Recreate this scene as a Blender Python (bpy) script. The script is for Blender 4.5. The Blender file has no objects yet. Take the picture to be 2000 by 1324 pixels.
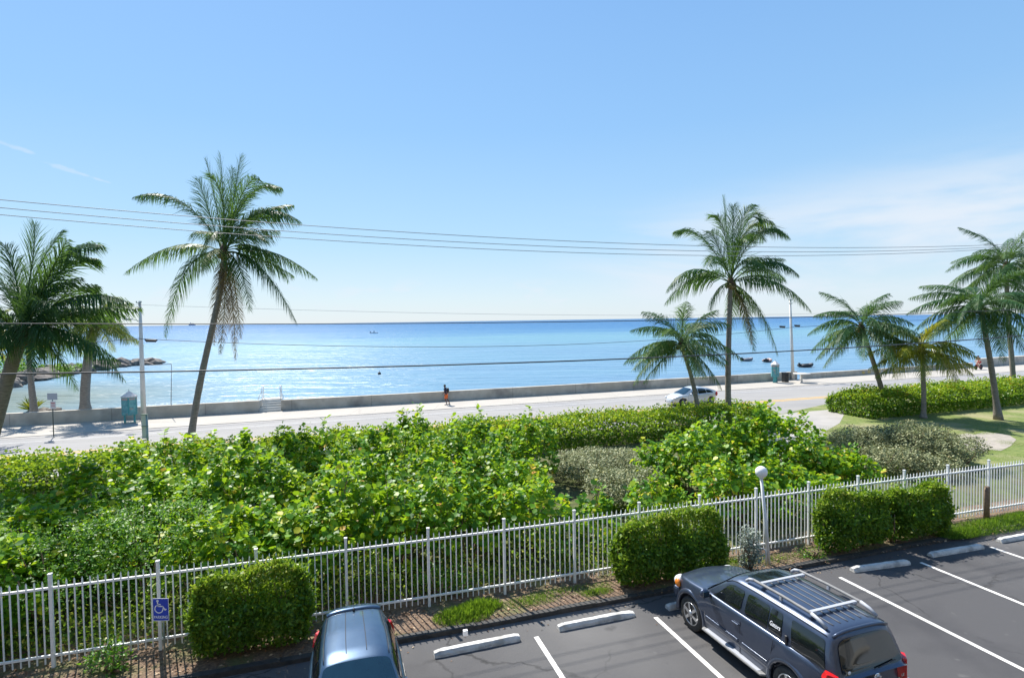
import bpy, bmesh, math, random
import numpy as np
from mathutils import Vector, Matrix
SC=bpy.context.scene
COL=SC.collection
D=math.radians
# ------------------------------------------------------------------ camera
FPX=1101.; HC=7.2
pt=math.atan(36/1101); ro=D(.83)
r0=np.array([1,0,0.]);u0=np.array([0,math.sin(pt),math.cos(pt)]);FW=np.array([0,math.cos(pt),-math.sin(pt)])
RT=math.cos(ro)*r0-math.sin(ro)*u0; UP=math.sin(ro)*r0+math.cos(ro)*u0
CP=np.array([0,0,HC])
cam=bpy.data.cameras.new("camera"); cam.sensor_width=36; cam.lens=36*FPX/2000; cam.clip_end=80000; cam.clip_start=.1
co=bpy.data.objects.new("camera",cam); COL.objects.link(co)
m=Matrix.Identity(4)
for i in range(3):
    m[i][0]=RT[i];m[i][1]=UP[i];m[i][2]=-FW[i];m[i][3]=CP[i]
co.matrix_world=m; SC.camera=co
# ------------------------------------------------------------------ sky, sun, exposure
SUN_EL=51.; SHD=np.array([.55,-.835]); SHD/=np.linalg.norm(SHD)
sdir=np.array([-SHD[0]*math.cos(D(SUN_EL)),-SHD[1]*math.cos(D(SUN_EL)),math.sin(D(SUN_EL))])
W=bpy.data.worlds.new("World"); SC.world=W; W.use_nodes=True
nt=W.node_tree; N=nt.nodes; Lk=nt.links
bg=N["Background"]; bg.inputs[1].default_value=.10
sky=N.new("ShaderNodeTexSky"); sky.sky_type='NISHITA'; sky.sun_disc=False
sky.sun_elevation=D(SUN_EL); sky.sun_rotation=math.atan2(sdir[0],sdir[1])
sky.altitude=0; sky.air_density=1.0; sky.dust_density=.15; sky.ozone_density=1.5
def wmath(op,a,b=None,c=None):
    n=N.new("ShaderNodeMath"); n.operation=op
    for i,v in enumerate((a,b,c)):
        if v is None: continue
        if isinstance(v,(int,float)): n.inputs[i].default_value=v
        else: Lk.new(v,n.inputs[i])
    return n.outputs[0]
tc=N.new("ShaderNodeTexCoord"); sx=N.new("ShaderNodeSeparateXYZ"); Lk.new(tc.outputs["Generated"],sx.inputs[0])
# thin cloud veil low over the sea, defined by direction in the world
mp=N.new("ShaderNodeMapping"); mp.inputs["Scale"].default_value=(1.5,1.5,6.5); mp.inputs["Rotation"].default_value=(0,D(9),0); mp.inputs["Location"].default_value=(.35,.2,.1)
Lk.new(tc.outputs["Generated"],mp.inputs[0])
n1=N.new("ShaderNodeTexNoise"); n1.inputs["Scale"].default_value=1.6; n1.inputs["Detail"].default_value=9; n1.inputs["Roughness"].default_value=.56; n1.inputs["Distortion"].default_value=.3
Lk.new(mp.outputs[0],n1.inputs["Vector"])
def mr(v,a,b,c=0,d=1,sm=True):
    n=N.new("ShaderNodeMapRange"); n.interpolation_type='SMOOTHSTEP' if sm else 'LINEAR'
    Lk.new(v,n.inputs[0])
    for i,x in enumerate((a,b,c,d)): n.inputs[i+1].default_value=x
    return n.outputs[0]
veil=mr(n1.outputs[0],.38,.64)
el=sx.outputs[2]
azx=sx.outputs[0]
band=wmath('MULTIPLY',mr(el,.0,.05),wmath('SUBTRACT',1.0,mr(wmath('SUBTRACT',el,wmath('MULTIPLY',azx,.10)),.07,.20)))
side=mr(azx,.0,.35)
veilm=wmath('MULTIPLY',wmath('MULTIPLY',veil,band),wmath('MULTIPLY',side,.9))
# small cumulus row at the horizon
mp2=N.new("ShaderNodeMapping"); mp2.inputs["Scale"].default_value=(9,9,26); Lk.new(tc.outputs["Generated"],mp2.inputs[0])
n2=N.new("ShaderNodeTexNoise"); n2.inputs["Scale"].default_value=1.5; n2.inputs["Detail"].default_value=8; Lk.new(mp2.outputs[0],n2.inputs["Vector"])
cum=wmath('MULTIPLY',mr(n2.outputs[0],.5,.66),wmath('MULTIPLY',mr(el,.008,.025),wmath('SUBTRACT',1.0,mr(el,.04,.085))))
cum=wmath('MULTIPLY',cum,.5)
# two little fair weather wisps high on the left
def wisp(px,py,w,h):
    d=FW+RT*(px-1000)/FPX+UP*(662-py)/FPX; d/=np.linalg.norm(d)
    v=N.new("ShaderNodeVectorMath"); v.operation='SUBTRACT'; Lk.new(tc.outputs["Generated"],v.inputs[0]); v.inputs[1].default_value=tuple(d)
    s=N.new("ShaderNodeSeparateXYZ"); Lk.new(v.outputs[0],s.inputs[0])
    zz=wmath('ADD',s.outputs[2],wmath('MULTIPLY',s.outputs[0],.30))
    q=wmath('ADD',wmath('POWER',wmath('ABSOLUTE',wmath('DIVIDE',s.outputs[0],w)),2.0),wmath('POWER',wmath('ABSOLUTE',wmath('DIVIDE',zz,h)),2.0))
    q=wmath('ADD',q,wmath('MULTIPLY',wmath('SUBTRACT',n3.outputs[0],.5),3.2))
    return wmath('SUBTRACT',1.0,mr(q,.0,1.1))
mp3=N.new("ShaderNodeMapping"); mp3.inputs["Scale"].default_value=(30,30,70); Lk.new(tc.outputs["Generated"],mp3.inputs[0])
n3=N.new("ShaderNodeTexNoise"); n3.inputs["Scale"].default_value=1.5; n3.inputs["Detail"].default_value=5; Lk.new(mp3.outputs[0],n3.inputs["Vector"])
ws=wmath('MAXIMUM',wisp(30,288,.014,.0035),wmath('MAXIMUM',wisp(122,329,.018,.004),wisp(175,345,.02,.0025)))
ws=wmath('MULTIPLY',ws,.3)
fac=wmath('MINIMUM',wmath('ADD',wmath('MAXIMUM',veilm,cum),ws),1.0)
hs=N.new("ShaderNodeHueSaturation"); hs.inputs["Saturation"].default_value=1.0; hs.inputs["Value"].default_value=1.0
Lk.new(sky.outputs[0],hs.inputs["Color"])
tint=N.new("ShaderNodeMix"); tint.data_type='RGBA'; tint.blend_type='MULTIPLY'; tint.inputs[0].default_value=1.0
Lk.new(hs.outputs[0],tint.inputs[6]); tint.inputs[7].default_value=(.98,1.0,1.03,1)
cr_=N.new("ShaderNodeValToRGB"); Lk.new(wmath('MULTIPLY',el,1.6),cr_.inputs[0]); e_=cr_.color_ramp.elements
stp_=[(0,(.76,.87,.96)),(.06,(.70,.86,.98)),(.22,(.47,.745,1.0)),(.5,(.31,.61,1.0)),(1,(.20,.48,.96))]
while len(e_)<len(stp_): e_.new(.5)
for q_,(p_,c_) in zip(e_,stp_): q_.position=p_; q_.color=(*c_,1)
sc_=N.new("ShaderNodeVectorMath"); sc_.operation='SCALE'; Lk.new(cr_.outputs[0],sc_.inputs[0]); sc_.inputs[3].default_value=5.15
hz=N.new("ShaderNodeMix"); hz.data_type='RGBA'; Lk.new(mr(el,.0,.7,.9,.6,False),hz.inputs[0]); Lk.new(tint.outputs[2],hz.inputs[6]); Lk.new(sc_.outputs[0],hz.inputs[7])
mx=N.new("ShaderNodeMix"); mx.data_type='RGBA'; Lk.new(fac,mx.inputs[0]); Lk.new(hz.outputs[2],mx.inputs[6]); mx.inputs[7].default_value=(4.5,4.9,5.4,1)
Lk.new(mx.outputs[2],bg.inputs[0])
sl=bpy.data.lights.new("sun","SUN"); sl.energy=5.0; sl.angle=D(.53); sl.color=(1,.95,.87)
so=bpy.data.objects.new("sun",sl); COL.objects.link(so); so.rotation_euler=Vector(tuple(sdir)).to_track_quat('Z','Y').to_euler()
SC.view_settings.view_transform='Standard'; SC.view_settings.look='None'; SC.view_settings.gamma=1; SC.view_settings.exposure=.85
SC.cycles.max_bounces=7; SC.cycles.transparent_max_bounces=8
# ------------------------------------------------------------------ helpers
def ray(x,y): return FW+RT*(x-1000)/FPX+UP*(662-y)/FPX
def G(x,y,z=0.):
    d=ray(x,y); return CP+d*((z-HC)/d[2])
def AT(x,y,Y):
    d=ray(x,y); return CP+d*(Y/d[1])
def tag(o,label=None,cat=None,group=None,kind=None):
    if label:o['label']=label
    if cat:o['category']=cat
    if group:o['group']=group
    if kind:o['kind']=kind
    return o
def empty(name,loc=(0,0,0),rz=0,label=None,cat=None,group=None):
    o=bpy.data.objects.new(name,None); COL.objects.link(o); o.location=tuple(loc); o.rotation_euler=(0,0,rz); o.empty_display_size=.2
    return tag(o,label,cat,group)
def link(name,me,parent=None,mats=None):
    o=bpy.data.objects.new(name,me); COL.objects.link(o)
    if parent: o.parent=parent
    if mats:
        for q in (mats if isinstance(mats,(list,tuple)) else [mats]): me.materials.append(q)
    return o
def fast(name,V,F,mats,parent=None,tone=None,smooth=False,mi=None):
    """V (n,3); F (m,k) one face size"""
    V=np.asarray(V,dtype=np.float32); F=np.asarray(F,dtype=np.int32)
    me=bpy.data.meshes.new(name); me.vertices.add(len(V)); me.vertices.foreach_set("co",V.ravel())
    k=F.shape[1]; me.loops.add(F.size); me.loops.foreach_set("vertex_index",F.ravel())
    me.polygons.add(len(F)); me.polygons.foreach_set("loop_start",np.arange(0,F.size,k,dtype=np.int32)); me.polygons.foreach_set("loop_total",np.full(len(F),k,dtype=np.int32))
    if mi is not None: me.polygons.foreach_set("material_index",np.asarray(mi,dtype=np.int32))
    me.update(calc_edges=True)
    if tone is not None:
        a=me.attributes.new("tone",'FLOAT','POINT'); a.data.foreach_set("value",np.asarray(tone,dtype=np.float32))
    if smooth: me.polygons.foreach_set("use_smooth",np.ones(len(F),dtype=bool))
    return link(name,me,parent,mats)
class MB:
    def __init__(s): s.v=[];s.f=[];s.sm=[]
    def add(s,vs,fs,sm=False):
        n=len(s.v); s.v+= [tuple(map(float,q)) for q in vs]; s.f+=[tuple(i+n for i in f) for f in fs]; s.sm+=[sm]*len(fs); return s
    def box(s,c,sz,rz=0,R=None):
        x,y,z=[q/2 for q in sz]; P=[Vector((a*x,b*y,d*z)) for a in(-1,1) for b in(-1,1) for d in(-1,1)]
        M=R if R is not None else Matrix.Rotation(rz,3,'Z')
        return s.add([M@p+Vector(tuple(c)) for p in P],[(0,1,3,2),(4,6,7,5),(0,4,5,1),(2,3,7,6),(0,2,6,4),(1,5,7,3)])
    def tube(s,pts,r,n=8,cap=True,sm=True):
        pts=[Vector(tuple(map(float,p))) for p in pts]; k=len(pts); rs=r if isinstance(r,(list,tuple,np.ndarray)) else [r]*k
        V=[];prev=None
        for i,p in enumerate(pts):
            t=(pts[min(i+1,k-1)]-pts[max(i-1,0)]).normalized()
            if prev is None: a=t.orthogonal().normalized()
            else:
                a=prev-t*prev.dot(t); a=a.normalized() if a.length>1e-6 else t.orthogonal().normalized()
            prev=a; b=t.cross(a)
            for j in range(n):
                an=2*math.pi*j/n; V.append(p+(a*math.cos(an)+b*math.sin(an))*rs[i])
        Fc=[(i*n+j,i*n+(j+1)%n,(i+1)*n+(j+1)%n,(i+1)*n+j) for i in range(k-1) for j in range(n)]
        if cap: Fc+=[tuple(range(n-1,-1,-1)),tuple(range((k-1)*n,k*n))]
        return s.add(V,Fc,sm)
    def lathe(s,c,prof,n=20,axis='Z',sm=True):
        V=[];c=Vector(tuple(map(float,c)))
        for r,z in prof:
            for j in range(n):
                an=2*math.pi*j/n; q=(r*math.cos(an),r*math.sin(an),z)
                if axis=='Y': q=(q[0],q[2],q[1])
                if axis=='X': q=(q[2],q[0],q[1])
                V.append(Vector(q)+c)
        k=len(prof); Fc=[(i*n+j,i*n+(j+1)%n,(i+1)*n+(j+1)%n,(i+1)*n+j) for i in range(k-1) for j in range(n)]
        Fc+=[tuple(range(n)),tuple(range((k-1)*n,k*n))]
        return s.add(V,Fc,sm)
    def sphere(s,c,r,n=16,sc=(1,1,1)):
        m=n//2; prof=[(max(1e-4,r*math.sin(math.pi*i/m)),-r*math.cos(math.pi*i/m)) for i in range(m+1)]
        V0=len(s.v); s.lathe((0,0,0),prof,n)
        for i in range(V0,len(s.v)):
            v=s.v[i]; s.v[i]=(v[0]*sc[0]+c[0],v[1]*sc[1]+c[1],v[2]*sc[2]+c[2])
        return s
    def prism(s,poly,z0,z1):
        n=len(poly); V=[(p[0],p[1],z0) for p in poly]+[(p[0],p[1],z1) for p in poly]
        return s.add(V,[tuple(range(n-1,-1,-1)),tuple(range(n,2*n))]+[(i,(i+1)%n,n+(i+1)%n,n+i) for i in range(n)])
    def build(s,name,mats,parent=None,bev=0,recalc=True):
        me=bpy.data.meshes.new(name); me.from_pydata(s.v,[],s.f); me.polygons.foreach_set("use_smooth",s.sm); 
        if recalc:
            b=bmesh.new(); b.from_mesh(me); bmesh.ops.recalc_face_normals(b,faces=b.faces); b.to_mesh(me); b.free()
        me.update(); o=link(name,me,parent,mats)
        if bev:
            q=o.modifiers.new("b","BEVEL"); q.width=bev; q.segments=2; q.limit_method='ANGLE'; q.angle_limit=D(40)
        return o
def copy_tree(o,parent=None):
    c=o.copy(); COL.objects.link(c)
    if parent: c.parent=parent
    for ch in list(o.children): copy_tree(ch,c)
    return c
# ------------------------------------------------------------------ materials
def mat(name,col,rough=.6,metal=0,spec=.5,col2=None,scale=8,detail=5,lo=.35,hi=.65,bump=0,bscale=40,vec='Object',coat=0,stretch=None,extra=None,ior=None,trans=0):
    m=bpy.data.materials.new(name); m.use_nodes=True; n=m.node_tree.nodes; l=m.node_tree.links; b=n["Principled BSDF"]
    b.inputs["Base Color"].default_value=(*col,1); b.inputs["Roughness"].default_value=rough; b.inputs["Metallic"].default_value=metal
    b.inputs["Specular IOR Level"].default_value=spec; b.inputs["Coat Weight"].default_value=coat; b.inputs["Coat Roughness"].default_value=.05
    if trans: b.inputs["Transmission Weight"].default_value=trans
    t=n.new("ShaderNodeTexCoord"); src=t.outputs[vec]
    if stretch:
        mpn=n.new("ShaderNodeMapping"); mpn.inputs["Scale"].default_value=stretch; l.new(src,mpn.inputs[0]); src=mpn.outputs[0]
    outc=None
    if col2:
        z=n.new("ShaderNodeTexNoise"); z.inputs["Scale"].default_value=scale; z.inputs["Detail"].default_value=detail; z.inputs["Roughness"].default_value=.6; l.new(src,z.inputs["Vector"])
        r=n.new("ShaderNodeValToRGB"); r.color_ramp.elements[0].position=lo; r.color_ramp.elements[1].position=hi
        r.color_ramp.elements[0].color=(*col,1); r.color_ramp.elements[1].color=(*col2,1); l.new(z.outputs[0],r.inputs[0]); outc=r.outputs[0]
        if extra: # second larger scale stain: (colour, scale, lo, hi, strength)
            for (c3,s3,l3,h3,k3) in extra:
                z2=n.new("ShaderNodeTexNoise"); z2.inputs["Scale"].default_value=s3; z2.inputs["Detail"].default_value=6; l.new(src,z2.inputs["Vector"])
                mr_=n.new("ShaderNodeMapRange"); mr_.inputs[1].default_value=l3; mr_.inputs[2].default_value=h3; mr_.inputs[4].default_value=k3; l.new(z2.outputs[0],mr_.inputs[0])
                x=n.new("ShaderNodeMix"); x.data_type='RGBA'; l.new(mr_.outputs[0],x.inputs[0]); l.new(outc,x.inputs[6]); x.inputs[7].default_value=(*c3,1); outc=x.outputs[2]
        l.new(outc,b.inputs["Base Color"])
    if bump:
        z=n.new("ShaderNodeTexNoise"); z.inputs["Scale"].default_value=bscale; z.inputs["Detail"].default_value=6; l.new(src,z.inputs["Vector"])
        bp=n.new("ShaderNodeBump"); bp.inputs["Strength"].default_value=bump; bp.inputs["Distance"].default_value=.02; l.new(z.outputs[0],bp.inputs["Height"]); l.new(bp.outputs[0],b.inputs["Normal"])
    return m
def leafmat(name,stops,rough=.35,transl=.35,tcol=(.35,.5,.04),spec=.5):
    m=bpy.data.materials.new(name); m.use_nodes=True; n=m.node_tree.nodes; l=m.node_tree.links; b=n["Principled BSDF"]
    a=n.new("ShaderNodeAttribute"); a.attribute_name="tone"
    r=n.new("ShaderNodeValToRGB"); e=r.color_ramp.elements
    while len(e)<len(stops): e.new(.5)
    for q,(p,c) in zip(e,stops): q.position=p; q.color=(*c,1)
    l.new(a.outputs["Fac"],r.inputs[0]); l.new(r.outputs[0],b.inputs["Base Color"]); b.inputs["Roughness"].default_value=rough; b.inputs["Specular IOR Level"].default_value=spec
    t=n.new("ShaderNodeBsdfTranslucent"); x=n.new("ShaderNodeMix"); x.data_type='RGBA'; x.blend_type='MIX'; x.inputs[0].default_value=.5
    l.new(r.outputs[0],x.inputs[6]); x.inputs[7].default_value=(*tcol,1); l.new(x.outputs[2],t.inputs[0])
    s=n.new("ShaderNodeMixShader"); s.inputs[0].default_value=transl; l.new(b.outputs[0],s.inputs[1]); l.new(t.outputs[0],s.inputs[2])
    l.new(s.outputs[0],n["Material Output"].inputs[0]); return m
M={}
M['grape']=leafmat("grape_leaf",[(0,(.018,.08,.012)),(.32,(.045,.16,.014)),(.55,(.12,.30,.018)),(.76,(.32,.47,.025)),(.89,(.58,.55,.03)),(1,(.66,.25,.05))],.45,.42,(.52,.74,.02),.3)
M['grape2']=leafmat("green_shrub_leaf",[(0,(.018,.08,.01)),(.5,(.06,.20,.015)),(.9,(.20,.38,.025)),(1,(.42,.46,.03))],.45,.38,(.38,.65,.02),.35)
M['hedge']=leafmat("hedge_leaf",[(0,(.035,.11,.01)),(.45,(.10,.23,.018)),(.75,(.26,.38,.025)),(.9,(.50,.45,.04)),(1,(.6,.17,.05))],.45,.42,(.45,.6,.03),.35)
M['ficus']=leafmat("ficus_leaf",[(0,(.03,.09,.012)),(.45,(.09,.20,.018)),(.75,(.27,.36,.03)),(1,(.55,.50,.12))],.45,.42,(.38,.58,.03),.35)
M['silver']=leafmat("silver_leaf",[(0,(.055,.085,.03)),(.45,(.16,.19,.075)),(.8,(.38,.40,.20)),(1,(.36,.26,.10))],.6,.2,(.3,.3,.12))
M['bluegrey']=leafmat("bluegrey_leaf",[(0,(.13,.17,.13)),(1,(.36,.42,.36))],.6,.15,(.3,.34,.2))
M['palm']=leafmat("palm_leaf",[(0,(.015,.06,.024)),(.5,(.036,.10,.035)),(.8,(.10,.17,.045)),(1,(.26,.26,.08))],.5,.28,(.26,.45,.06),.18)
M['palmy']=leafmat("yellow_palm_leaf",[(0,(.05,.1,.015)),(.5,(.14,.2,.02)),(.8,(.35,.33,.03)),(1,(.5,.36,.03))],.35,.35,(.5,.5,.03))
M['dry']=leafmat("dry_frond_leaf",[(0,(.09,.075,.07)),(.5,(.2,.15,.09)),(1,(.35,.28,.06))],.6,.2,(.35,.25,.08))
M['grass']=leafmat("grass_blade",[(0,(.05,.13,.012)),(.6,(.11,.24,.015)),(1,(.24,.32,.04))],.5,.4,(.35,.55,.03))
M['litter']=leafmat("dead_leaf",[(0,(.1,.05,.025)),(.6,(.25,.14,.07)),(1,(.55,.42,.28))],.8,.1,(.3,.2,.1))
M['trunk']=mat("palm_trunk",(.16,.135,.115),.9,col2=(.30,.26,.22),scale=5,stretch=(1,1,7),bump=.6,bscale=9)
M['trunkd']=mat("dark_fibre",(.05,.035,.025),.95,col2=(.14,.09,.05),scale=12,bump=.8,bscale=30)
M['fruit']=mat("coconut_husk",(.22,.13,.04),.6,col2=(.12,.13,.03),scale=5)
M['stem']=mat("woody_stem",(.14,.09,.06),.85,col2=(.25,.18,.13),scale=12)
M['white']=mat("white_metal",(.74,.75,.76),.45,col2=(.66,.67,.67),scale=3,lo=.4,hi=.75)
M['conc']=mat("pole_concrete",(.58,.55,.51),.8,col2=(.68,.66,.62),scale=2,bump=.2,bscale=60)
M['wall']=mat("seawall_concrete",(.43,.39,.33),.9,col2=(.54,.50,.43),scale=1.3,bump=.4,bscale=25,extra=[((.16,.15,.14),.55,.5,.72,.75),((.42,.36,.28),.25,.5,.6,.5)])
M['cap']=mat("wall_cap",(.62,.60,.55),.85,col2=(.5,.48,.44),scale=2)
M['walk']=mat("pavement_concrete",(.40,.37,.325),.9,col2=(.34,.315,.28),scale=.5,lo=.3,hi=.75,bump=.2,bscale=40,extra=[((.33,.32,.31),.9,.58,.75,.5)])
M['apron']=mat("driveway_concrete",(.36,.34,.32),.9,col2=(.30,.285,.27),scale=.7,bump=.2,bscale=40,extra=[((.27,.26,.25),.5,.5,.7,.6)])
M['road']=mat("road_asphalt",(.245,.236,.228),.9,col2=(.285,.274,.262),scale=.35,bump=.25,bscale=70,extra=[((.21,.21,.22),.12,.48,.62,.6)],stretch=(.5,1.6,1))
M['lot']=mat("car_park_asphalt",(.06,.06,.064),.9,spec=.25,col2=(.115,.112,.114),scale=90,detail=3,lo=.3,hi=.8,bump=.5,bscale=220,extra=[((.17,.165,.16),.11,.45,.63,.7),((.045,.045,.05),.35,.56,.72,.7),((.03,.03,.033),1.1,.66,.74,.6),((.30,.29,.27),2.2,.66,.8,.35)])
M['yellow']=mat("yellow_road_paint",(.60,.34,.06),.8,col2=(.42,.30,.12),scale=3)
M['wline']=mat("worn_white_paint",(.72,.70,.66),.8,col2=(.5,.49,.47),scale=9,lo=.45,hi=.8,extra=[((.14,.14,.14),26,.60,.68,.75),((.35,.34,.33),2.2,.55,.7,.6)])
M['wline2']=mat("road_edge_paint",(.5,.5,.5),.8,col2=(.38,.38,.38),scale=2)
M['stop']=mat("painted_kerb_stop",(.66,.65,.62),.8,col2=(.52,.51,.49),scale=6,bump=.3,bscale=50,extra=[((.3,.29,.27),3,.52,.68,.7),((.15,.15,.15),9,.66,.72,.6)])
M['soil']=mat("mulch_soil",(.10,.065,.045),1,col2=(.24,.165,.11),scale=16,detail=8,bump=1,bscale=60,extra=[((.11,.15,.035),.9,.5,.62,.6),((.36,.28,.2),1.6,.6,.72,.5)])
M['scrub']=mat('scrub_ground',(.05,.05,.02),1,col2=(.10,.13,.03),scale=3,detail=8,bump=1,bscale=30,extra=[((.14,.10,.06),.5,.5,.7,.5)])
M['lawn']=mat("lawn_grass",(.10,.15,.03),1,col2=(.19,.22,.06),scale=6,detail=8,bump=.8,bscale=80,extra=[((.30,.27,.15),.35,.5,.66,.8)])
M['sand']=mat("sandy_path",(.36,.32,.27),1,col2=(.27,.245,.21),scale=3,bump=.4,bscale=50)
M['kerb']=mat("black_kerb",(.03,.03,.03),.8,col2=(.06,.055,.05),scale=6,bump=.4)
M['rock']=mat("coastal_rock",(.07,.06,.055),.95,col2=(.25,.22,.19),scale=1.1,detail=8,bump=1,bscale=5)
M['black']=mat("black_plastic",(.02,.02,.022),.5,col2=(.03,.03,.032),scale=20)
M['rubber']=mat("tyre_rubber",(.025,.025,.025),.8,col2=(.05,.048,.045),scale=20,bump=.2,bscale=80)
M['alloy']=mat("alloy_rim",(.55,.56,.58),.3,.8,col2=(.42,.43,.45),scale=6)
M['chrome']=mat("bright_metal",(.75,.76,.78),.15,1,col2=(.6,.6,.62),scale=6)
M['steel']=mat("galvanised_steel",(.32,.38,.36),.5,.5,col2=(.24,.30,.28),scale=7)
M['signb']=mat("sign_back",(.34,.36,.40),.65,0,col2=(.36,.38,.42),scale=5)
M['signw']=mat("sign_white",(.62,.6,.6),.5,col2=(.54,.52,.52),scale=9)
M['red']=mat("sign_red",(.5,.04,.04),.5,col2=(.4,.04,.04),scale=9)
M['postd']=mat("dark_green_post",(.03,.05,.045),.5,col2=(.05,.07,.06),scale=9)
M['blue']=mat("blue_sign_face",(.012,.045,.42),.4,col2=(.012,.055,.5),scale=4)
M['letter']=mat("white_lettering",(.82,.83,.86),.5,col2=(.75,.76,.8),scale=4)
M['glass']=mat("tinted_glass",(.006,.008,.01),.04,0,.8,col2=(.009,.013,.014),scale=4)
M['glassl']=mat("windscreen_glass",(.005,.022,.04),.04,0,.8,col2=(.007,.028,.048),scale=4)
M['rack']=mat("roof_rack_silver",(.23,.23,.23),.7,0,col2=(.17,.17,.17),scale=9)
M['suv']=mat("slate_blue_paint",(.043,.060,.102),.34,.5,.5,col2=(.053,.072,.116),scale=3,coat=.8)
M['van']=mat("steel_blue_paint",(.022,.055,.11),.34,.5,.5,col2=(.032,.068,.125),scale=3,coat=.9)
M['pri']=mat("silver_paint",(.62,.63,.64),.3,.35,.5,col2=(.58,.59,.6),scale=3,coat=.8)
M['tail']=mat("red_lens",(.6,.012,.01),.15,0,.6,col2=(.45,.01,.01),scale=14,coat=.6)
M['lensw']=mat("clear_lens",(.7,.72,.74),.1,0,.6,col2=(.6,.62,.64),scale=14,coat=.6)
M['amber']=mat("amber_lens",(.8,.25,.03),.2,0,.6,col2=(.7,.2,.02),scale=14)
M['globe']=mat("opal_globe",(.85,.84,.82),.35,col2=(.8,.79,.77),scale=3)
M['teal']=mat("teal_paint",(.05,.27,.28),.5,col2=(.08,.36,.36),scale=3)
M['tealp']=mat("poster_teal",(.04,.22,.26),.3,col2=(.16,.42,.42),scale=5,extra=[((.5,.25,.15),3,.55,.7,.6)])
M['pink']=mat("faded_pink_panel",(.5,.3,.25),.6,col2=(.42,.33,.3),scale=4)
M['roofw']=mat("pale_roof_panel",(.7,.66,.64),.6,col2=(.5,.46,.45),scale=4)
M['skin']=mat("tanned_skin",(.42,.22,.14),.6,col2=(.46,.25,.16),scale=9)
M['skind']=mat("dark_skin",(.12,.06,.04),.6,col2=(.14,.07,.05),scale=9)
M['navy']=mat("navy_cloth",(.012,.018,.05),.9,col2=(.02,.025,.06),scale=20)
M['orange']=mat("orange_cloth",(.75,.16,.04),.9,col2=(.65,.13,.03),scale=20)
M['redc']=mat("red_cloth",(.55,.08,.06),.9,col2=(.45,.06,.05),scale=20)
M['hair']=mat("dark_hair",(.015,.012,.01),.8,col2=(.03,.025,.02),scale=30)
M['wire']=mat("cable_sheath",(.05,.06,.07),.6,col2=(.07,.07,.075),scale=3)
M['wirel']=mat("bare_cable",(.24,.27,.29),.6,0,col2=(.25,.26,.28),scale=3)
M['hullg']=mat("grey_rubber_hull",(.12,.12,.14),.6,col2=(.2,.2,.22),scale=3)
M['hullw']=mat("white_hull",(.75,.75,.75),.4,col2=(.68,.68,.68),scale=2)
M['ship']=mat("pale_superstructure",(.62,.55,.62),.7,col2=(.55,.48,.55),scale=.05)
M['seam']=mat("door_seam",(.008,.01,.016),.6,col2=(.01,.012,.018),scale=9)
def cracks(m,scale,width,lo,hi,k,col=(.03,.03,.03)):
    n=m.node_tree.nodes;l=m.node_tree.links;b=n["Principled BSDF"]; src=b.inputs["Base Color"].links[0].from_socket
    t=n.new("ShaderNodeTexCoord"); nz=n.new("ShaderNodeTexNoise"); nz.inputs["Scale"].default_value=1.3; nz.inputs["Detail"].default_value=5; l.new(t.outputs["Object"],nz.inputs["Vector"])
    va=n.new("ShaderNodeVectorMath"); va.operation='MULTIPLY_ADD'; l.new(nz.outputs["Color"],va.inputs[0]); va.inputs[1].default_value=(1.1,1.1,0); l.new(t.outputs["Object"],va.inputs[2])
    v=n.new("ShaderNodeTexVoronoi"); v.feature='DISTANCE_TO_EDGE'; v.inputs["Scale"].default_value=scale; l.new(va.outputs[0],v.inputs["Vector"])
    a=n.new("ShaderNodeMapRange"); l.new(v.outputs[0],a.inputs[0]); a.inputs[1].default_value=0; a.inputs[2].default_value=width; a.inputs[3].default_value=k; a.inputs[4].default_value=0
    g=n.new("ShaderNodeTexNoise"); g.inputs["Scale"].default_value=.3; l.new(t.outputs["Object"],g.inputs["Vector"]); c=n.new("ShaderNodeMapRange"); l.new(g.outputs[0],c.inputs[0]); c.inputs[1].default_value=lo; c.inputs[2].default_value=hi
    p=n.new("ShaderNodeMath"); p.operation='MULTIPLY'; l.new(a.outputs[0],p.inputs[0]); l.new(c.outputs[0],p.inputs[1])
    x=n.new("ShaderNodeMix"); x.data_type='RGBA'; l.new(p.outputs[0],x.inputs[0]); l.new(src,x.inputs[6]); x.inputs[7].default_value=(*col,1); l.new(x.outputs[2],b.inputs["Base Color"])
def joints(m,step,w,k,col):
    n=m.node_tree.nodes;l=m.node_tree.links;b=n["Principled BSDF"]; src=b.inputs["Base Color"].links[0].from_socket
    t=n.new("ShaderNodeTexCoord"); s=n.new("ShaderNodeSeparateXYZ"); l.new(t.outputs["Object"],s.inputs[0])
    q=n.new("ShaderNodeMath"); q.operation='PINGPONG'; l.new(s.outputs[0],q.inputs[0]); q.inputs[1].default_value=step/2
    a=n.new("ShaderNodeMapRange"); l.new(q.outputs[0],a.inputs[0]); a.inputs[1].default_value=0; a.inputs[2].default_value=w; a.inputs[3].default_value=k; a.inputs[4].default_value=0
    x=n.new("ShaderNodeMix"); x.data_type='RGBA'; l.new(a.outputs[0],x.inputs[0]); l.new(src,x.inputs[6]); x.inputs[7].default_value=(*col,1); l.new(x.outputs[2],b.inputs["Base Color"])
cracks(M['lot'],.32,.012,.42,.55,.8); cracks(M['road'],.12,.006,.4,.55,.6,(.1,.1,.1)); joints(M['walk'],3.2,.035,.55,(.2,.19,.18)); cracks(M['walk'],.25,.008,.45,.6,.5,(.15,.14,.13)); joints(M['wall'],6.1,.03,.7,(.08,.075,.07))
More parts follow.
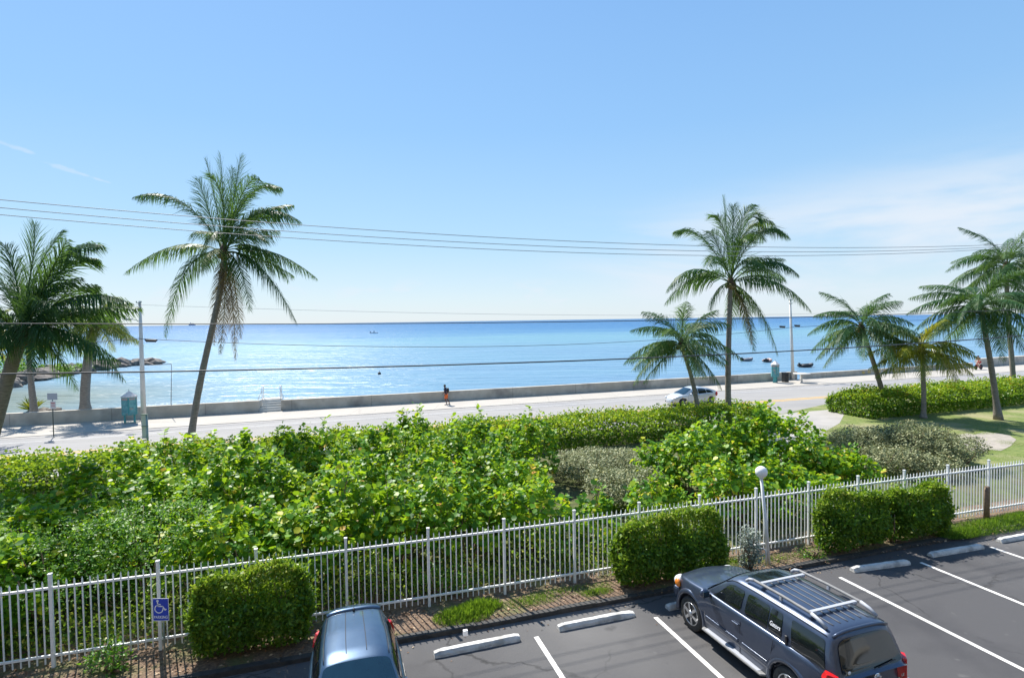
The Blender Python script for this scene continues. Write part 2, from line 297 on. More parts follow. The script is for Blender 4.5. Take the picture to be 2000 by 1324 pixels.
# water
def water():
    m=bpy.data.materials.new("sea_water"); m.use_nodes=True; n=m.node_tree.nodes; l=m.node_tree.links; b=n["Principled BSDF"]
    t=n.new("ShaderNodeTexCoord"); P=t.outputs["Object"]
    s=n.new("ShaderNodeSeparateXYZ"); l.new(P,s.inputs[0])
    def mt(op,a,c=None):
        q=n.new("ShaderNodeMath"); q.operation=op
        for i,v in enumerate((a,c)):
            if v is None: continue
            if isinstance(v,(int,float)): q.inputs[i].default_value=v
            else: l.new(v,q.inputs[i])
        return q.outputs[0]
    off=mt('SUBTRACT',s.outputs[1],mt('MULTIPLY',s.outputs[0],.33))   # distance out from the sea wall
    nz=n.new("ShaderNodeTexNoise"); nz.inputs["Scale"].default_value=1; nz.inputs["Detail"].default_value=6; nz.inputs["Roughness"].default_value=.6
    mp=n.new("ShaderNodeMapping"); mp.inputs["Scale"].default_value=(.0035,.011,1); mp.inputs["Rotation"].default_value=(0,0,D(-10)); l.new(P,mp.inputs[0]); l.new(mp.outputs[0],nz.inputs["Vector"])
    lg=mt('LOGARITHM',mt('MAXIMUM',off,20.),10.)
    lg=mt('ADD',lg,mt('MULTIPLY',mt('SUBTRACT',nz.outputs[0],.5),1.2))
    r=n.new("ShaderNodeValToRGB"); mr_=n.new("ShaderNodeMapRange"); l.new(lg,mr_.inputs[0]); mr_.inputs[1].default_value=1.6; mr_.inputs[2].default_value=4.0; l.new(mr_.outputs[0],r.inputs[0])
    e=r.color_ramp.elements
    st=[(0,(.13,.22,.30)),(.15,(.12,.23,.34)),(.30,(.12,.26,.33)),(.42,(.055,.17,.31)),(.55,(.025,.125,.28)),(.8,(.012,.095,.24)),(1,(.006,.08,.21))]
    while len(e)<len(st): e.new(.5)
    for q,(p,c) in zip(e,st): q.position=p;q.color=(*c,1)
    # murky shallows in the little bay by the rocks
    vm=n.new("ShaderNodeVectorMath"); vm.operation='DISTANCE'; l.new(P,vm.inputs[0]); vm.inputs[1].default_value=(-62,62,0)
    sh=n.new("ShaderNodeMapRange"); l.new(vm.outputs[1],sh.inputs[0]); sh.inputs[1].default_value=30; sh.inputs[2].default_value=10; sh.inputs[4].default_value=.8
    x=n.new("ShaderNodeMix"); x.data_type='RGBA'; l.new(sh.outputs[0],x.inputs[0]); l.new(r.outputs[0],x.inputs[6]); x.inputs[7].default_value=(.13,.14,.08,1)
    l.new(x.outputs[2],b.inputs["Base Color"])
    b.inputs["Roughness"].default_value=.3; b.inputs["IOR"].default_value=1.2
    # ripples at two sizes, long crests roughly parallel to the shore
    h=None
    for sc,wt in (((.10,.45,1),1.2),((.5,1.7,1),.35),((.02,.10,1),3.2)):
        mp=n.new("ShaderNodeMapping"); mp.inputs["Scale"].default_value=sc; mp.inputs["Rotation"].default_value=(0,0,D(-12)); l.new(P,mp.inputs[0])
        z=n.new("ShaderNodeTexNoise"); z.inputs["Scale"].default_value=1; z.inputs["Detail"].default_value=4; l.new(mp.outputs[0],z.inputs["Vector"])
        q=mt('MULTIPLY',z.outputs[0],wt); h=q if h is None else mt('ADD',h,q)
    bp=n.new("ShaderNodeBump"); bp.inputs["Strength"].default_value=1; bp.inputs["Distance"].default_value=.8; l.new(h,bp.inputs["Height"]); l.new(bp.outputs[0],b.inputs["Normal"])
    return m
M['water']=water()
# ------------------------------------------------------------------ setting
S_=.3051; FY=14.57                       # fence line y = FY + S_ x
ang=math.atan(S_); UD=np.array([math.cos(ang),math.sin(ang)]); VD=np.array([-math.sin(ang),math.cos(ang)])
def fp(u,v=0): return np.array([0,FY])+UD*u+VD*v
WX=np.array([-37.7,-34.6,-27,-22.6,-2.4,10.3,33.5,58,70.5]); WY=np.array([40.6,41.3,43.5,45,51.8,56.6,63.8,73.5,79])
wq=np.polyfit(WX,WY,2)
def wy(x): 
    x=float(x)
    if x<-38: return float(np.polyval(wq,-38)+(x+38)*.30)
    if x>70: return float(np.polyval(wq,70)+(x-70)*(2*wq[0]*70+wq[1]))
    return float(np.polyval(wq,x))
def sheet(name,poly,z,m_,z0=None,kind='structure'):
    mb=MB()
    if z0 is None: mb.add([(p[0],p[1],z) for p in poly],[tuple(range(len(poly)))])
    else: mb.prism(poly,z0,z)
    return tag(mb.build(name,m_),kind=kind)
xs=[-150,-110,-80,-60]+list(range(-45,75,5))+[90,120,180,260]
land=[(x,wy(x)+.2) for x in xs]
sheet("ground",[(260,-40),(-150,-40)][::-1]+land[::-1] if False else [(-150,-40),(260,-40)]+land[::-1],-.03,M['soil'])
seaw=sheet("sea",[(-30000,-200),(30000,-200),(30000,45000),(-30000,45000)],-1.3,M['water'])
cy=lambda x:13.24+.322*x
sheet("parking_lot",[(-60,-35),(80,-35),(80,cy(80)),(-60,cy(-60))],0,M['lot'])
near=lambda x:34.3+.345*x
gut=lambda x:47.9+.345*x
SWZ=.055
sheet("road",[(-130,near(-130)),(200,near(200)),(200,gut(200)),(-130,gut(-130))],.02,M['road'])
seg=[-130]+list(range(-45,75,5))+[200]
sheet("pavement",[(x,gut(x)) for x in seg]+[(x,wy(x)+.05) for x in seg[::-1]],SWZ,M['walk'],-.02)
# planting ground between car park and road
cyb=lambda x:cy(x)+.16
sheet("planting_ground",[(-60,cyb(-60)),(60,cyb(60)),(60,near(60)),(-60,near(-60))],.08,M['soil'],-.02)
def gl(pts,z): return [tuple(G(x,y,z)[:2]) for x,y in pts]
sheet("lawn",gl([(1490,880),(1510,812),(1690,772),(2400,705),(2400,860),(1560,960),(1700,905)],.095),.095,M['lawn'])
sheet("driveway",gl([(1475,818),(1545,806),(1655,797),(1640,826),(1612,842),(1600,866),(1530,905),(1500,870)],.10),.10,M['apron'])
sheet("sandy_path",gl([(1868,850),(1888,846),(1905,848),(1922,843),(1950,846),(1972,850),(1985,858),(1975,870),(1955,880),(1930,878),(1912,884),(1890,878),(1884,868),(1872,862)],.105),.105,M['sand'])
# painted lines
def stripe(name,x0,x1,fn,w,z,m_,dash=None,n=40):
    mb=MB(); 
    for i in range(n):
        a=x0+(x1-x0)*i/n; b=x0+(x1-x0)*(i+1)/n
        mb.add([(a,fn(a),z),(b,fn(b),z),(b,fn(b)+w,z),(a,fn(a)+w,z)],[(0,1,2,3)])
    return tag(mb.build(name,m_),kind='structure')
stripe("road_centre_line",-100,150,lambda x:40.05+.335*x,.28,.024,M['yellow'])
stripe("road_centre_line",-100,150,lambda x:40.62+.335*x,.28,.024,M['yellow'])
stripe("road_edge_line",-100,150,lambda x:45.9+.352*x,.14,.024,M['wline2'])
gx=stripe("gutter",-120,180,lambda x:gut(x)-.45,.42,.024,M['apron'])
def line2(a,b,w,z,m_):
    a=np.array(a[:2]);b=np.array(b[:2]);d=(b-a)/np.linalg.norm(b-a);n=np.array([-d[1],d[0]])*w/2
    return [(*(a+n),z),(*(a-n),z),(*(b-n),z),(*(b+n),z)]
pl=[((1047,1243),(1112,1324)),((1280,1205),(1415,1324)),((1640,1127),(2000,1308)),((1798,1098),(2000,1182)),((1935,1068),None)]
ld=np.array([.30,-.954])
stp=[]
for a,b in pl: stp.append(G(*a)[:2])
stp.append((np.array(stp[1])+np.array(stp[2]))/2); 
dU=np.array([.955,.30])
stp+= [np.array(stp[0])-dU*3.05,np.array(stp[0])-dU*6.1,np.array(stp[0])-dU*9.2,np.array(stp[4])+dU*3.0,np.array(stp[4])+dU*6.0]
for i,p in enumerate(stp):
    p=np.array(p)[:2]; mb=MB(); mb.add(line2(p,p+ld*5.2,.11,.005,None),[(0,1,2,3)])
    tag(mb.build("parking_line",M['wline']),kind='structure')
# kerb of the planting strip
mb=MB()
for i in range(-40,60,1):
    a=i*1.;b=i+1.; z=.105+.012*math.sin(i*1.7)
    mb.add([(a,cy(a),0),(b,cy(b),0),(b,cy(b),z),(a,cy(a),z),(a,cy(a)+.17,z),(b,cy(b)+.17,z),(b,cy(b)+.17,0),(a,cy(a)+.17,0)],[(0,1,2,3),(3,2,5,4),(4,5,6,7)])
tag(mb.build("kerb",M['kerb'],recalc=False),kind='structure')
sheet("scrub_ground",[(-60,FY-60*S_+1.0),(60,FY+60*S_+1.0),(60,near(60)),(-60,near(-60))],.086,M['scrub'])

# wheel stops
def wheelstop(a,b,label,broken=0,name="wheel_stop"):
    A=G(*a);B=G(*b); c=(A+B)/2; d=(B-A)[:2]; L=np.linalg.norm(d); rz=math.atan2(d[1],d[0])
    prof=[(-.09,0),(.09,0),(.085,.06),(.055,.125),(-.055,.125),(-.085,.06)]; mb=MB(); n=len(prof); rnd=random.Random(int(a[0]))
    k=18; V=[]
    for i in range(k+1):
        x=-L/2+L*i/k; e=1 if 0<i<k else .75
        for q in prof: V.append((x,q[0]+(rnd.uniform(-.006,.006)),q[1]*e*(1-broken*.5*max(0,(i/k-.8))*rnd.random()*4)+ (0 if q[1]==0 else rnd.uniform(-.004,.004))))
    F=[(i*n+j,i*n+(j+1)%n,(i+1)*n+(j+1)%n,(i+1)*n+j) for i in range(k) for j in range(n)]+[tuple(range(n-1,-1,-1)),tuple(range(k*n,k*n+n))]
    mb.add(V,F); o=mb.build(name,M['stop']); o.location=(c[0],c[1],.006); o.rotation_euler=(0,0,rz)
    return tag(o,label,"wheel stop","concrete wheel stops at the head of the parking bays")
wheelstop((848,1282),(1014,1248),"clean white concrete wheel stop in the bay beside the blue car")
wheelstop((1090,1230),(1238,1201),"chipped white wheel stop with a broken right end, leaf shadows across it",1)
wheelstop((1303,1190),(1440,1163),"wheel stop in leaf shade touching the front wheel of the parked SUV")
wheelstop((1664,1116),(1774,1101),"wheel stop in front of the left clipped bush right of the SUV")
wheelstop((1816,1087),(1917,1070),"wheel stop in bush shadow, last but one towards the right edge")
wheelstop((1951,1059),(2040,1043),"wheel stop cut off by the right edge of the photo")

# fence
M['fence']=mat("white_painted_iron",(.84,.84,.83),.4,col2=(.76,.76,.76),scale=2.5,lo=.4,hi=.8,extra=[((.40,.27,.17),7,.66,.74,.6)])
fr=empty("picket_fence",(*fp(0),0),0,"long white metal picket fence between the car park and the shrubs","fence")
off=-.28/UD[0]; SP=1.973
posts=[off+SP*k for k in range(-9,15)]
pk=MB(); pm=MB(); n_=14
fl=lambda u,v,z:(*(fp(u,v)-fp(0)),z)
for u in (0,):
    pm.box((0,0,1.02),(.062,.062,2.04)); pm.box((0,0,2.055),(.075,.075,.03)); 
pme=None
for k,u in enumerate(posts):
    if pme is None: o=pm.build("fence_post",M['fence'],fr); pme=o
    else: o=pme.copy(); COL.objects.link(o); o.parent=fr
    o.location=fl(u,0,0); o.rotation_euler=(0,0,ang)
for i in range(1,n_):
    x=SP*i/n_; pk.box((x,0,1.02),(.024,.024,1.72)); pk.add([(x-.012,-.012,1.88),(x+.012,-.012,1.88),(x+.012,.012,1.88),(x-.012,.012,1.88),(x,0,1.93)],[(0,1,4),(1,2,4),(2,3,4),(3,0,4)])
for z in (.33,1.76): pk.box((SP/2,-.0,z),(SP-.066,.042,.046))
pp=None
for u in posts[:-1]:
    if pp is None: o=pk.build("picket_panel",M['fence'],fr); pp=o
    else: o=pp.copy(); COL.objects.link(o); o.parent=fr
    o.location=fl(u,0,0); o.rotation_euler=(0,0,ang)
# wooden stake behind fence at right
mb=MB(); q=G(1960,1000); mb.tube([(0,0,0),(.0,0,1.0),(.02,0,1.15)],[.09,.085,.07],7)
tag(mb.build("wooden_post",M['stem']),"short dark weathered wooden post against the fence near the right edge","post").location=(*(fp(17.05,-.22)),.08)

# sea wall
def wallrun(name,x0,x1,h,t,label,cat="wall",step=1.0):
    mb=MB(); n=int((x1-x0)/step)+1; X=np.linspace(x0,x1,n); V=[];F=[]
    for x in X:
        y=wy(x); V+=[(x,y,-1.6),(x,y,h-.04),(x-.01,y-.015,h-.04),(x-.01,y-.015,h),(x,y+t,h),(x,y+t,-1.6)]
    for i in range(n-1):
        for j in range(5): F.append((i*6+j,(i+1)*6+j,(i+1)*6+j+1,i*6+j+1))
    F+= [(0,1,2,3,4,5),tuple((n-1)*6+j for j in (5,4,3,2,1,0))]
    mb.add(V,F); o=mb.build(name,M['wall']); return tag(o,label,cat)
sx0=float(G(503,806,SWZ)[0]); sx1=float(G(547,803,SWZ)[0])
xg=float(G(1571,742,SWZ)[0])
wallrun("sea_wall",-130,sx0,.98,.4,"low grey concrete sea wall running left from the beach steps")
wallrun("sea_wall",sx1,xg-.4,.93,.4,"long low stained concrete sea wall between the steps and the white lamp pole")
wallrun("sea_wall",xg+.2,float(G(1925,720,SWZ)[0]),.66,.4,"lower pale sea wall right of the lamp pole with yellow marks")
wallrun("sea_wall",float(G(1950,720,SWZ)[0]),230,1.15,.8,"taller wall block with yellow marks at the right edge of the promenade")
# yellow marks
M['ymark']=mat("yellow_mark",(.6,.4,.08),.8,col2=(.42,.36,.25),scale=3)
for i,px in enumerate((1700,1716,1745,1762,1790)):
    x=float(G(px,735,SWZ)[0]); mb=MB(); sl_=(wy(x+.5)-wy(x))/.5; 
    mb.add([(x,wy(x)-.006,.2),(x+.55,wy(x+.55)-.006,.2),(x+.5,wy(x+.5)-.006,.5),(x+.08,wy(x+.08)-.006,.5)],[(0,1,2,3)])
    tag(mb.build("paint_mark",M['ymark'],recalc=False),"faded yellow painted square on the low wall, number %s of five from the left"%("one","two","three","four","five")[i],"paint mark","yellow painted marks on the low sea wall")
# steps
st=empty("beach_steps",(0,0,0),0,"concrete steps with white handrails crossing the low sea wall","steps")
mb=MB(); 
sl_=math.atan2(wy(sx1)-wy(sx0),sx1-sx0); cx=(sx0+sx1)/2; wdt=math.hypot(sx1-sx0,wy(sx1)-wy(sx0)); ccy=wy(cx)
Rz=Matrix.Rotation(sl_,3,'Z')
def SL(x,y,z): q=Rz@Vector((x,y,z)); return (q.x+cx,q.y+ccy,q.z)
for k in range(5):
    z1=SWZ+.17*(k+1); mb.box(SL(0,-.03+.22*k,z1/2),(wdt-.02,.22,z1),R=Rz)
mb.box(SL(0,1.35,.48),(wdt-.02,.9,.98),R=Rz)
mb.build("step_block",M['cap'],st)
for sx_ in (-1,1):
    h=MB(); x=sx_*(wdt/2-.12)
    h.tube([SL(x,.9,.95),SL(x,.9,1.9),SL(x+.02,1.0,2.0),SL(x+.05,1.45,2.0),SL(x+.05,1.55,1.9),SL(x+.05,1.55,.95)],.035,8)
    h.build("handrail",M['white'],st)
    h=MB(); h.tube([SL(x-.3*sx_*-1,.75,.95),SL(x,.9,1.75)],.03,8); h.build("brace",M['white'],st)

# ------------------------------------------------------------------ vegetation
LEAF={'round':([(0,0,0),(.28,.42,.07),(.72,.46,.1),(1,0,.02),(.72,-.46,.1),(.28,-.42,.07)],[(0,1,2,3),(0,3,4,5)]),
 'oval':([(0,0,0),(.5,.26,.05),(1,0,0),(.5,-.26,.05)],[(0,1,2,3)]),
 'blade':([(0,.03,0),(0,-.03,0),(.6,-.02,.0),(1,0,-.12)],[(0,1,2,3)])}
def leaves(rng,O,A,Nn,S,kind='round'):
    T,F=LEAF[kind]; T=np.array(T); F=np.array(F)
    A=A/np.linalg.norm(A,axis=1,keepdims=True); B=np.cross(Nn,A); B/=np.linalg.norm(B,axis=1,keepdims=True)+1e-9; Nn=np.cross(A,B)
    k=len(T); V=O[:,None,:]+S[:,None,None]*(T[None,:,0,None]*A[:,None,:]+T[None,:,1,None]*B[:,None,:]+T[None,:,2,None]*Nn[:,None,:])
    n=len(O); Fs=(F[None]+ (np.arange(n)*k)[:,None,None]).reshape(-1,F.shape[1])
    tone=np.repeat(np.clip(rng.random(n),0,1),k)
    return V.reshape(-1,3),Fs,tone
def lumps(rng,rx,ry,h,k):
    L=[(np.array([0,0,h*.42]),np.array([rx*.62,ry*.62,h*.5]))]
    for i in range(k):
        a=2*math.pi*(i+rng.random()*.7)/k; q=.5+rng.random()*.12; z=h*(.28+rng.random()*.38); s=.42+rng.random()*.16
        L.append((np.array([rx*q*math.cos(a),ry*q*math.sin(a),z]),np.array([rx*s,ry*s,min(h-z,h*.42)*(.8+.25*rng.random())])))
    return L
def shrubpts(rng,L,n):
    out=[];nr=[]
    w=np.array([np.prod(l[1])**(2/3) for l in L]); w/=w.sum()
    while len(out)<n:
        j=rng.choice(len(L),p=w); d=rng.normal(size=3); d/=np.linalg.norm(d)
        if d[2]<-.35: continue
        p=L[j][0]+L[j][1]*d
        if p[2]<.05: continue
        ok=True
        for i,(c,s) in enumerate(L):
            if i!=j and np.sum(((p-c)/s)**2)<.72: ok=False;break
        if ok: out.append(p); nn=d/L[j][1]; nr.append(nn/np.linalg.norm(nn))
    return np.array(out),np.array(nr)
def shrub(loc,rx,ry,h,tips,per,size,m_,name,label,cat,group,seed,kind='round',k=7,shoots=0,nst=14,zlo=.08,spread=.22):
    rng=np.random.default_rng(seed); root=empty(name,(loc[0],loc[1],zlo),0,label,cat,group)
    L=lumps(rng,rx,ry,h,k); P,Nn=shrubpts(rng,L,tips)
    sh=rng.random(len(P))<.3; P[sh]*=np.array([1,1,1])*rng.uniform(.55,.9,size=(sh.sum(),1))
    if shoots:
        top=np.argsort(-P[:,2]+rng.random(len(P))*h*.4)[:shoots]
        ext=P[top]; up=rng.uniform(.25,.75,size=(shoots,1))
        add=[];an=[]
        for q,u_ in zip(ext,up):
            for t in np.linspace(.15,1,4): add.append(q+np.array([0,0,1])*u_*t); an.append(np.array([rng.normal()*.3,rng.normal()*.3,1]))
        P=np.vstack([P,add]); Nn=np.vstack([Nn,an])
    St=Nn*.7+np.array([0,0,.7])+rng.normal(size=P.shape)*.25; St/=np.linalg.norm(St,axis=1,keepdims=True)
    n=len(P); a=rng.random((n,per))*2*math.pi; 
    r1=np.cross(St,np.array([.3,.2,.9])); r1/=np.linalg.norm(r1,axis=1,keepdims=True); r2=np.cross(St,r1)
    rad=r1[:,None]*np.cos(a)[...,None]+r2[:,None]*np.sin(a)[...,None]
    O=P[:,None]-St[:,None]*(rng.random((n,per,1))*spread*1.6)+rad*rng.random((n,per,1))*spread*.5
    A=rad*.85+St[:,None]*rng.uniform(-.1,.7,size=(n,per,1))
    NN=St[:,None]*.8+np.array([0,0,.35])-rad*.2+rng.normal(size=(n,per,3))*.42
    S=size*rng.uniform(.4,1.15,size=n*per)*np.repeat(rng.uniform(.75,1.15,size=n),per)
    V,F,tn=leaves(rng,O.reshape(-1,3),A.reshape(-1,3),NN.reshape(-1,3),S,kind)
    # whole twigs share a shade of leaf colour
    kk=len(LEAF[kind][0]); tw=np.repeat(rng.random(n),per*kk); tn=np.clip(tn*.62+tw*.38,0,1)
    V[:,2]=np.maximum(V[:,2],.01)
    fast("foliage",V,F,m_,root,tn)
    sb=MB()
    for i in rng.choice(len(P),min(nst,len(P)),replace=False):
        q=P[i]; b=np.array([q[0]*.18,q[1]*.18,0]); mid=(b+q)/2+np.array([0,0,-.1*h])+rng.normal(size=3)*.08
        sb.tube([b,(b+mid)/2,mid,(mid+q)/2,q],[.035,.03,.022,.015,.006],5)
    sb.build("stem",M['stem'],root,recalc=False)
    return root
def boxhedge(path,w,h,dens,size,m_,name,label,cat,group,seed,kind='oval',zlo=.08,loc=None,rough=.12,ntrunk=20,rnd=.16,pinch=.18,dep=.10):
    """clipped hedge: leaves over the sides and top of a rounded block that follows path (list of xy)"""
    rng=np.random.default_rng(seed); path=np.array(path,float); o0=path[0] if loc is None else np.array(loc)
    root=empty(name,(o0[0],o0[1],zlo),0,label,cat,group)
    sg=np.diff(path,axis=0); sl=np.hypot(*sg.T); cum=np.r_[0,np.cumsum(sl)]; L=cum[-1]
    per=w+2*h; n=int(dens*L*per)
    s=rng.random(n)*L; q=rng.random(n)*per
    ne=int(dens*2*w*h*.9)
    xo=np.where(q<h,-w/2,np.where(q<h+w,q-h-w/2,w/2)); zo=np.where(q<h,q,np.where(q<h+w,h,per-q))
    nx=np.where(q<h,-1.,np.where(q<h+w,0,1.)); nz=np.where((q>=h)&(q<h+w),1.,.15); ns=np.zeros(n)
    # ends
    se=np.where(rng.random(ne)<.5,0,L); s=np.r_[s,se]; xo=np.r_[xo,(rng.random(ne)-.5)*w]; zo=np.r_[zo,rng.random(ne)*h]
    nx=np.r_[nx,np.zeros(ne)]; nz=np.r_[nz,np.full(ne,.15)]; ns=np.r_[ns,np.where(se==0,-1,1)]
    n=len(s)
    # round the edges and make it uneven
    fr_=np.clip(np.abs(xo)/(w/2),0,1); zf=zo/h
    rr=rnd*min(w,h)
    zo=zo-rr*(np.maximum(0,fr_-.5)/.5)**2*(zf>.6); xo=xo*(1-(.10+rnd)*(np.maximum(0,zf-.6)/.4)**2)*(1-pinch*(1-zf)**2)
    bump=rough*(np.sin(s*1.9+xo*1.3+seed)+np.sin(s*4.1+2*xo+1)*.6+np.sin(s*.83+seed*2)*.9)*.6
    depth=np.abs(rng.normal(size=n))*dep*(.6+.8*np.abs(np.sin(s*5.3+xo*4)*np.sin(zo*6+s*2)))
    zo=np.maximum(.03,zo+(bump-depth)*np.where(nz>.5,1,.0)+ (zf)*bump*.3); xo=xo+nx*(bump*.5-depth); s=s+ns*(bump*.5-depth)
    if rnd>.3:
        en=np.clip((np.abs(s-L/2)/(L/2)-.55)/.45,0,1.2)**2; xo=xo*(1-.34*en); zo=zo*(1-.13*en); xo=xo*(1+.10*np.sin(s*4.7+seed)); s=s+.10*np.sin(zo*4+seed)*ns
    if rnd>.3: zo=.16+zo*.92
    P=np.interp(s,cum,path[:,0]),np.interp(s,cum,path[:,1]); ii=np.clip(np.searchsorted(cum,np.clip(s,0,L),side='right')-1,0,len(sg)-1)
    T=sg[ii]/sl[ii][:,None]; Nv=np.c_[-T[:,1],T[:,0]]
    over=np.where(s<0,s,np.where(s>L,s-L,0))
    O=np.c_[P[0]+Nv[:,0]*xo+T[:,0]*over-o0[0],P[1]+Nv[:,1]*xo+T[:,1]*over-o0[1],zo]
    NN=np.c_[Nv*nx[:,None]+T*ns[:,None],nz]
    sp=(rng.random(n)<(.09 if rnd>.3 else .14))[:,None]*rng.uniform(.04,.2 if rnd>.3 else .3,(n,1)); O=O+NN*sp+np.array([0,0,.4])*sp
    A=rng.normal(size=(n,3))+NN*.5+np.array([0,0,.35]); NL=NN*.75+np.array([0,0,.4])+rng.normal(size=(n,3))*.55
    S=size*rng.uniform(.65,1.25,size=n)
    V,F,tn=leaves(rng,O,A,NL,S,kind); V[:,2]=np.maximum(V[:,2],.01)
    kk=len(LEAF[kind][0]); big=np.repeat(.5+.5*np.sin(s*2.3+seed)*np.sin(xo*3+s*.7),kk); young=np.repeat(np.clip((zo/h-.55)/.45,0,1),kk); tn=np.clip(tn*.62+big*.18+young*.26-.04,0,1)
    fast("foliage",V,F,m_,root,tn)
    sb=MB()
    for i in range(ntrunk):
        ss=L*(i+.5)/ntrunk+rng.normal()*.1; a=np.array([np.interp(ss,cum,path[:,0])-o0[0],np.interp(ss,cum,path[:,1])-o0[1],0])
        for j in range(4):
            e=a+np.array([rng.normal()*.3*w/2,rng.normal()*.3*w/2,h*rng.uniform(.6,.92)]); md=(a+e)/2+rng.normal(size=3)*.06
            sb.tube([a,md,e],[.03,.02,.008],5)
    sb.build("stem",M['stem'],root,recalc=False)
    return root
# sea grape shrubs: (px,py of top, distance Y, rx, ry, extra)
def sg(px,py,Y,rx,ry,label,seed,m_='grape',size=.17,tips=None,per=8,shoots=3,kind='round',k=7):
    t=AT(px,py,Y); h=max(.7,t[2]-.08)
    tips=tips or int(95*rx*ry*(.6+h*.28))
    return shrub((t[0],Y),rx,ry,h*.97,tips,per,size,M[m_],"sea_grape_shrub" if m_=='grape' else "green_shrub",label,"shrub","sea grape shrubs behind the white fence",seed,kind,k,shoots)
gA=[(-75,1005,12.5,1.7,1.5,"sea grape shrub over the fence at the far left edge, lowest of its row","grape"),
(110,985,13.3,1.6,1.5,"fine leaved bright green shrub over the first fence bays on the left","grape2"),
(285,960,14.0,1.7,1.5,"fine leaved green shrub rising over the fence above the blue sign","grape2"),
(455,965,14.7,1.5,1.5,"sea grape shrub right above the left clipped bush","grape"),
(620,940,15.4,1.6,1.5,"sea grape shrub just over the fence behind the blue car roof","grape"),
(770,925,16.0,1.6,1.5,"sea grape shrub with bare stems low over the fence, right of the blue car","grape"),
(910,920,16.7,1.5,1.5,"sea grape shrub over the middle of the fence above the left wheel stop","grape"),
(1040,930,17.3,1.4,1.4,"sea grape shrub over the fence below the small brown bush","grape"),
(1150,975,17.6,1.0,1.0,"low sea grape sprawling over the fence left of the second clipped bush","grape"),
(20,975,14.6,1.8,1.4,"sea grape with big yellow leaves at the left, between the front and second rows","grape"),(215,968,15.0,1.6,1.4,"bright sea grape left of the blue sign, between the front and second rows","grape")]
gB=[(-30,945,16.0,2.0,1.8,"leafy sea grape shrub at the left edge in the second row","grape"),
(165,932,16.6,1.9,1.7,"sea grape shrub with yellow leaves in the second row below the utility pole","grape"),
(350,900,17.4,1.9,1.7,"sea grape shrub in the second row under the tall left palm trunk","grape"),
(520,878,18.2,1.9,1.7,"wide sea grape shrub in the second row between the palm and the beach steps","grape"),
(690,866,19.0,1.9,1.7,"sea grape shrub in the second row below the walking person","grape"),
(850,858,19.8,1.8,1.7,"dense green sea grape shrub in the middle of the second row","grape"),
(985,868,20.6,1.7,1.6,"sea grape shrub in the second row left of the small brown bush","grape")]
gC=[(300,885,19.6,1.6,1.5,"sea grape shrub behind the others beside the tall left palm trunk","grape"),
(430,862,20.4,1.7,1.5,"back row sea grape shrub right of the tall left palm trunk","grape"),
(560,858,21.4,1.8,1.5,"back row sea grape shrub below the beach steps","grape"),
(690,848,22.3,1.7,1.5,"back row sea grape shrub with single leaves standing against the road","grape"),
(800,832,22.9,1.5,1.5,"tallest back row sea grape, round leaves poking up before the pavement","grape"),
(905,834,23.5,1.6,1.5,"back row sea grape shrub below and right of the walking person","grape"),
(1015,832,24.3,1.6,1.5,"last back row sea grape before the open strip and low hedge","grape")]
g2=[(1285,915,19.0,1.1,1.1,"small light green sea grape at the left foot of the second clump","grape"),
(1345,838,22.6,1.6,1.6,"left sea grape of the clump behind the globe lamp","grape"),
(1288,868,23.0,1.1,1.1,"leftmost sea grape of the second clump, right of the brown bush","grape"),
(1420,812,24.0,1.7,1.6,"tall sea grape in front of the right palm trunk","grape"),
(1510,800,24.6,1.9,1.7,"tallest sea grape of the clump, two shoots above the road","grape"),
(1590,855,23.0,1.7,1.5,"reddish sea grape sloping down towards the driveway","grape"),
(1445,893,19.3,1.5,1.4,"sea grape directly behind the globe lamp","grape"),
(1555,900,20.2,1.5,1.4,"dark sea grape right of the globe lamp against the fence","grape"),
(1650,885,22.3,1.3,1.2,"low sea grape between the reddish one and the silver bush","grape")]
sd=11
for row in (gA,gB,gC,g2):
    for (px,py,Y,rx,ry,lab,mm) in row:
        if row is gC: py-=12
        if row is gB: py-=(6 if sd%2 else -8)
        sd+=1; tall=9 if 'tallest' in lab else (8 if row is gC else 3)
        if mm=='grape2': sg(px,py,Y,rx,ry,lab,sd,'grape2',.085,int(420*rx),9,2,'oval')
        else: sg(px,py,Y,rx,ry,lab,sd,'grape',.19,None,8,tall)
def silver(px,py,Y,rx,ry,lab,seed,m_='silver'):
    t=AT(px,py,Y); return shrub((t[0],Y),rx,ry,(t[2]-.08)*.98,int(420*rx*ry*(.6+.25*t[2])),9,.125,M[m_],"silver_shrub",lab,"shrub","grey green silver shrubs",seed,'oval',8,0,16,spread=.26)
silver(1160,868,25.5,2.3,2.3,"brownish grey dry looking bush in the gap behind the middle of the fence",70)
silver(1215,905,21.3,1.5,1.4,"small dry bush low behind the fence, in front of the brownish one",71)
silver(1700,828,28.5,1.8,1.6,"grey silver bush, left part, beside the driveway mouth",72)
silver(1775,812,27.5,2.1,1.7,"tallest grey silver bush below the two thin palm trunks",73)
silver(1850,846,26.3,1.5,1.4,"right grey silver bush next to the sandy path",74)
silver(1735,868,25.0,1.6,1.2,"front grey silver bush just over the fence pickets",75)
silver(1826,884,24.6,1.2,1.0,"low front grey silver bush touching the fence top at the right",76)
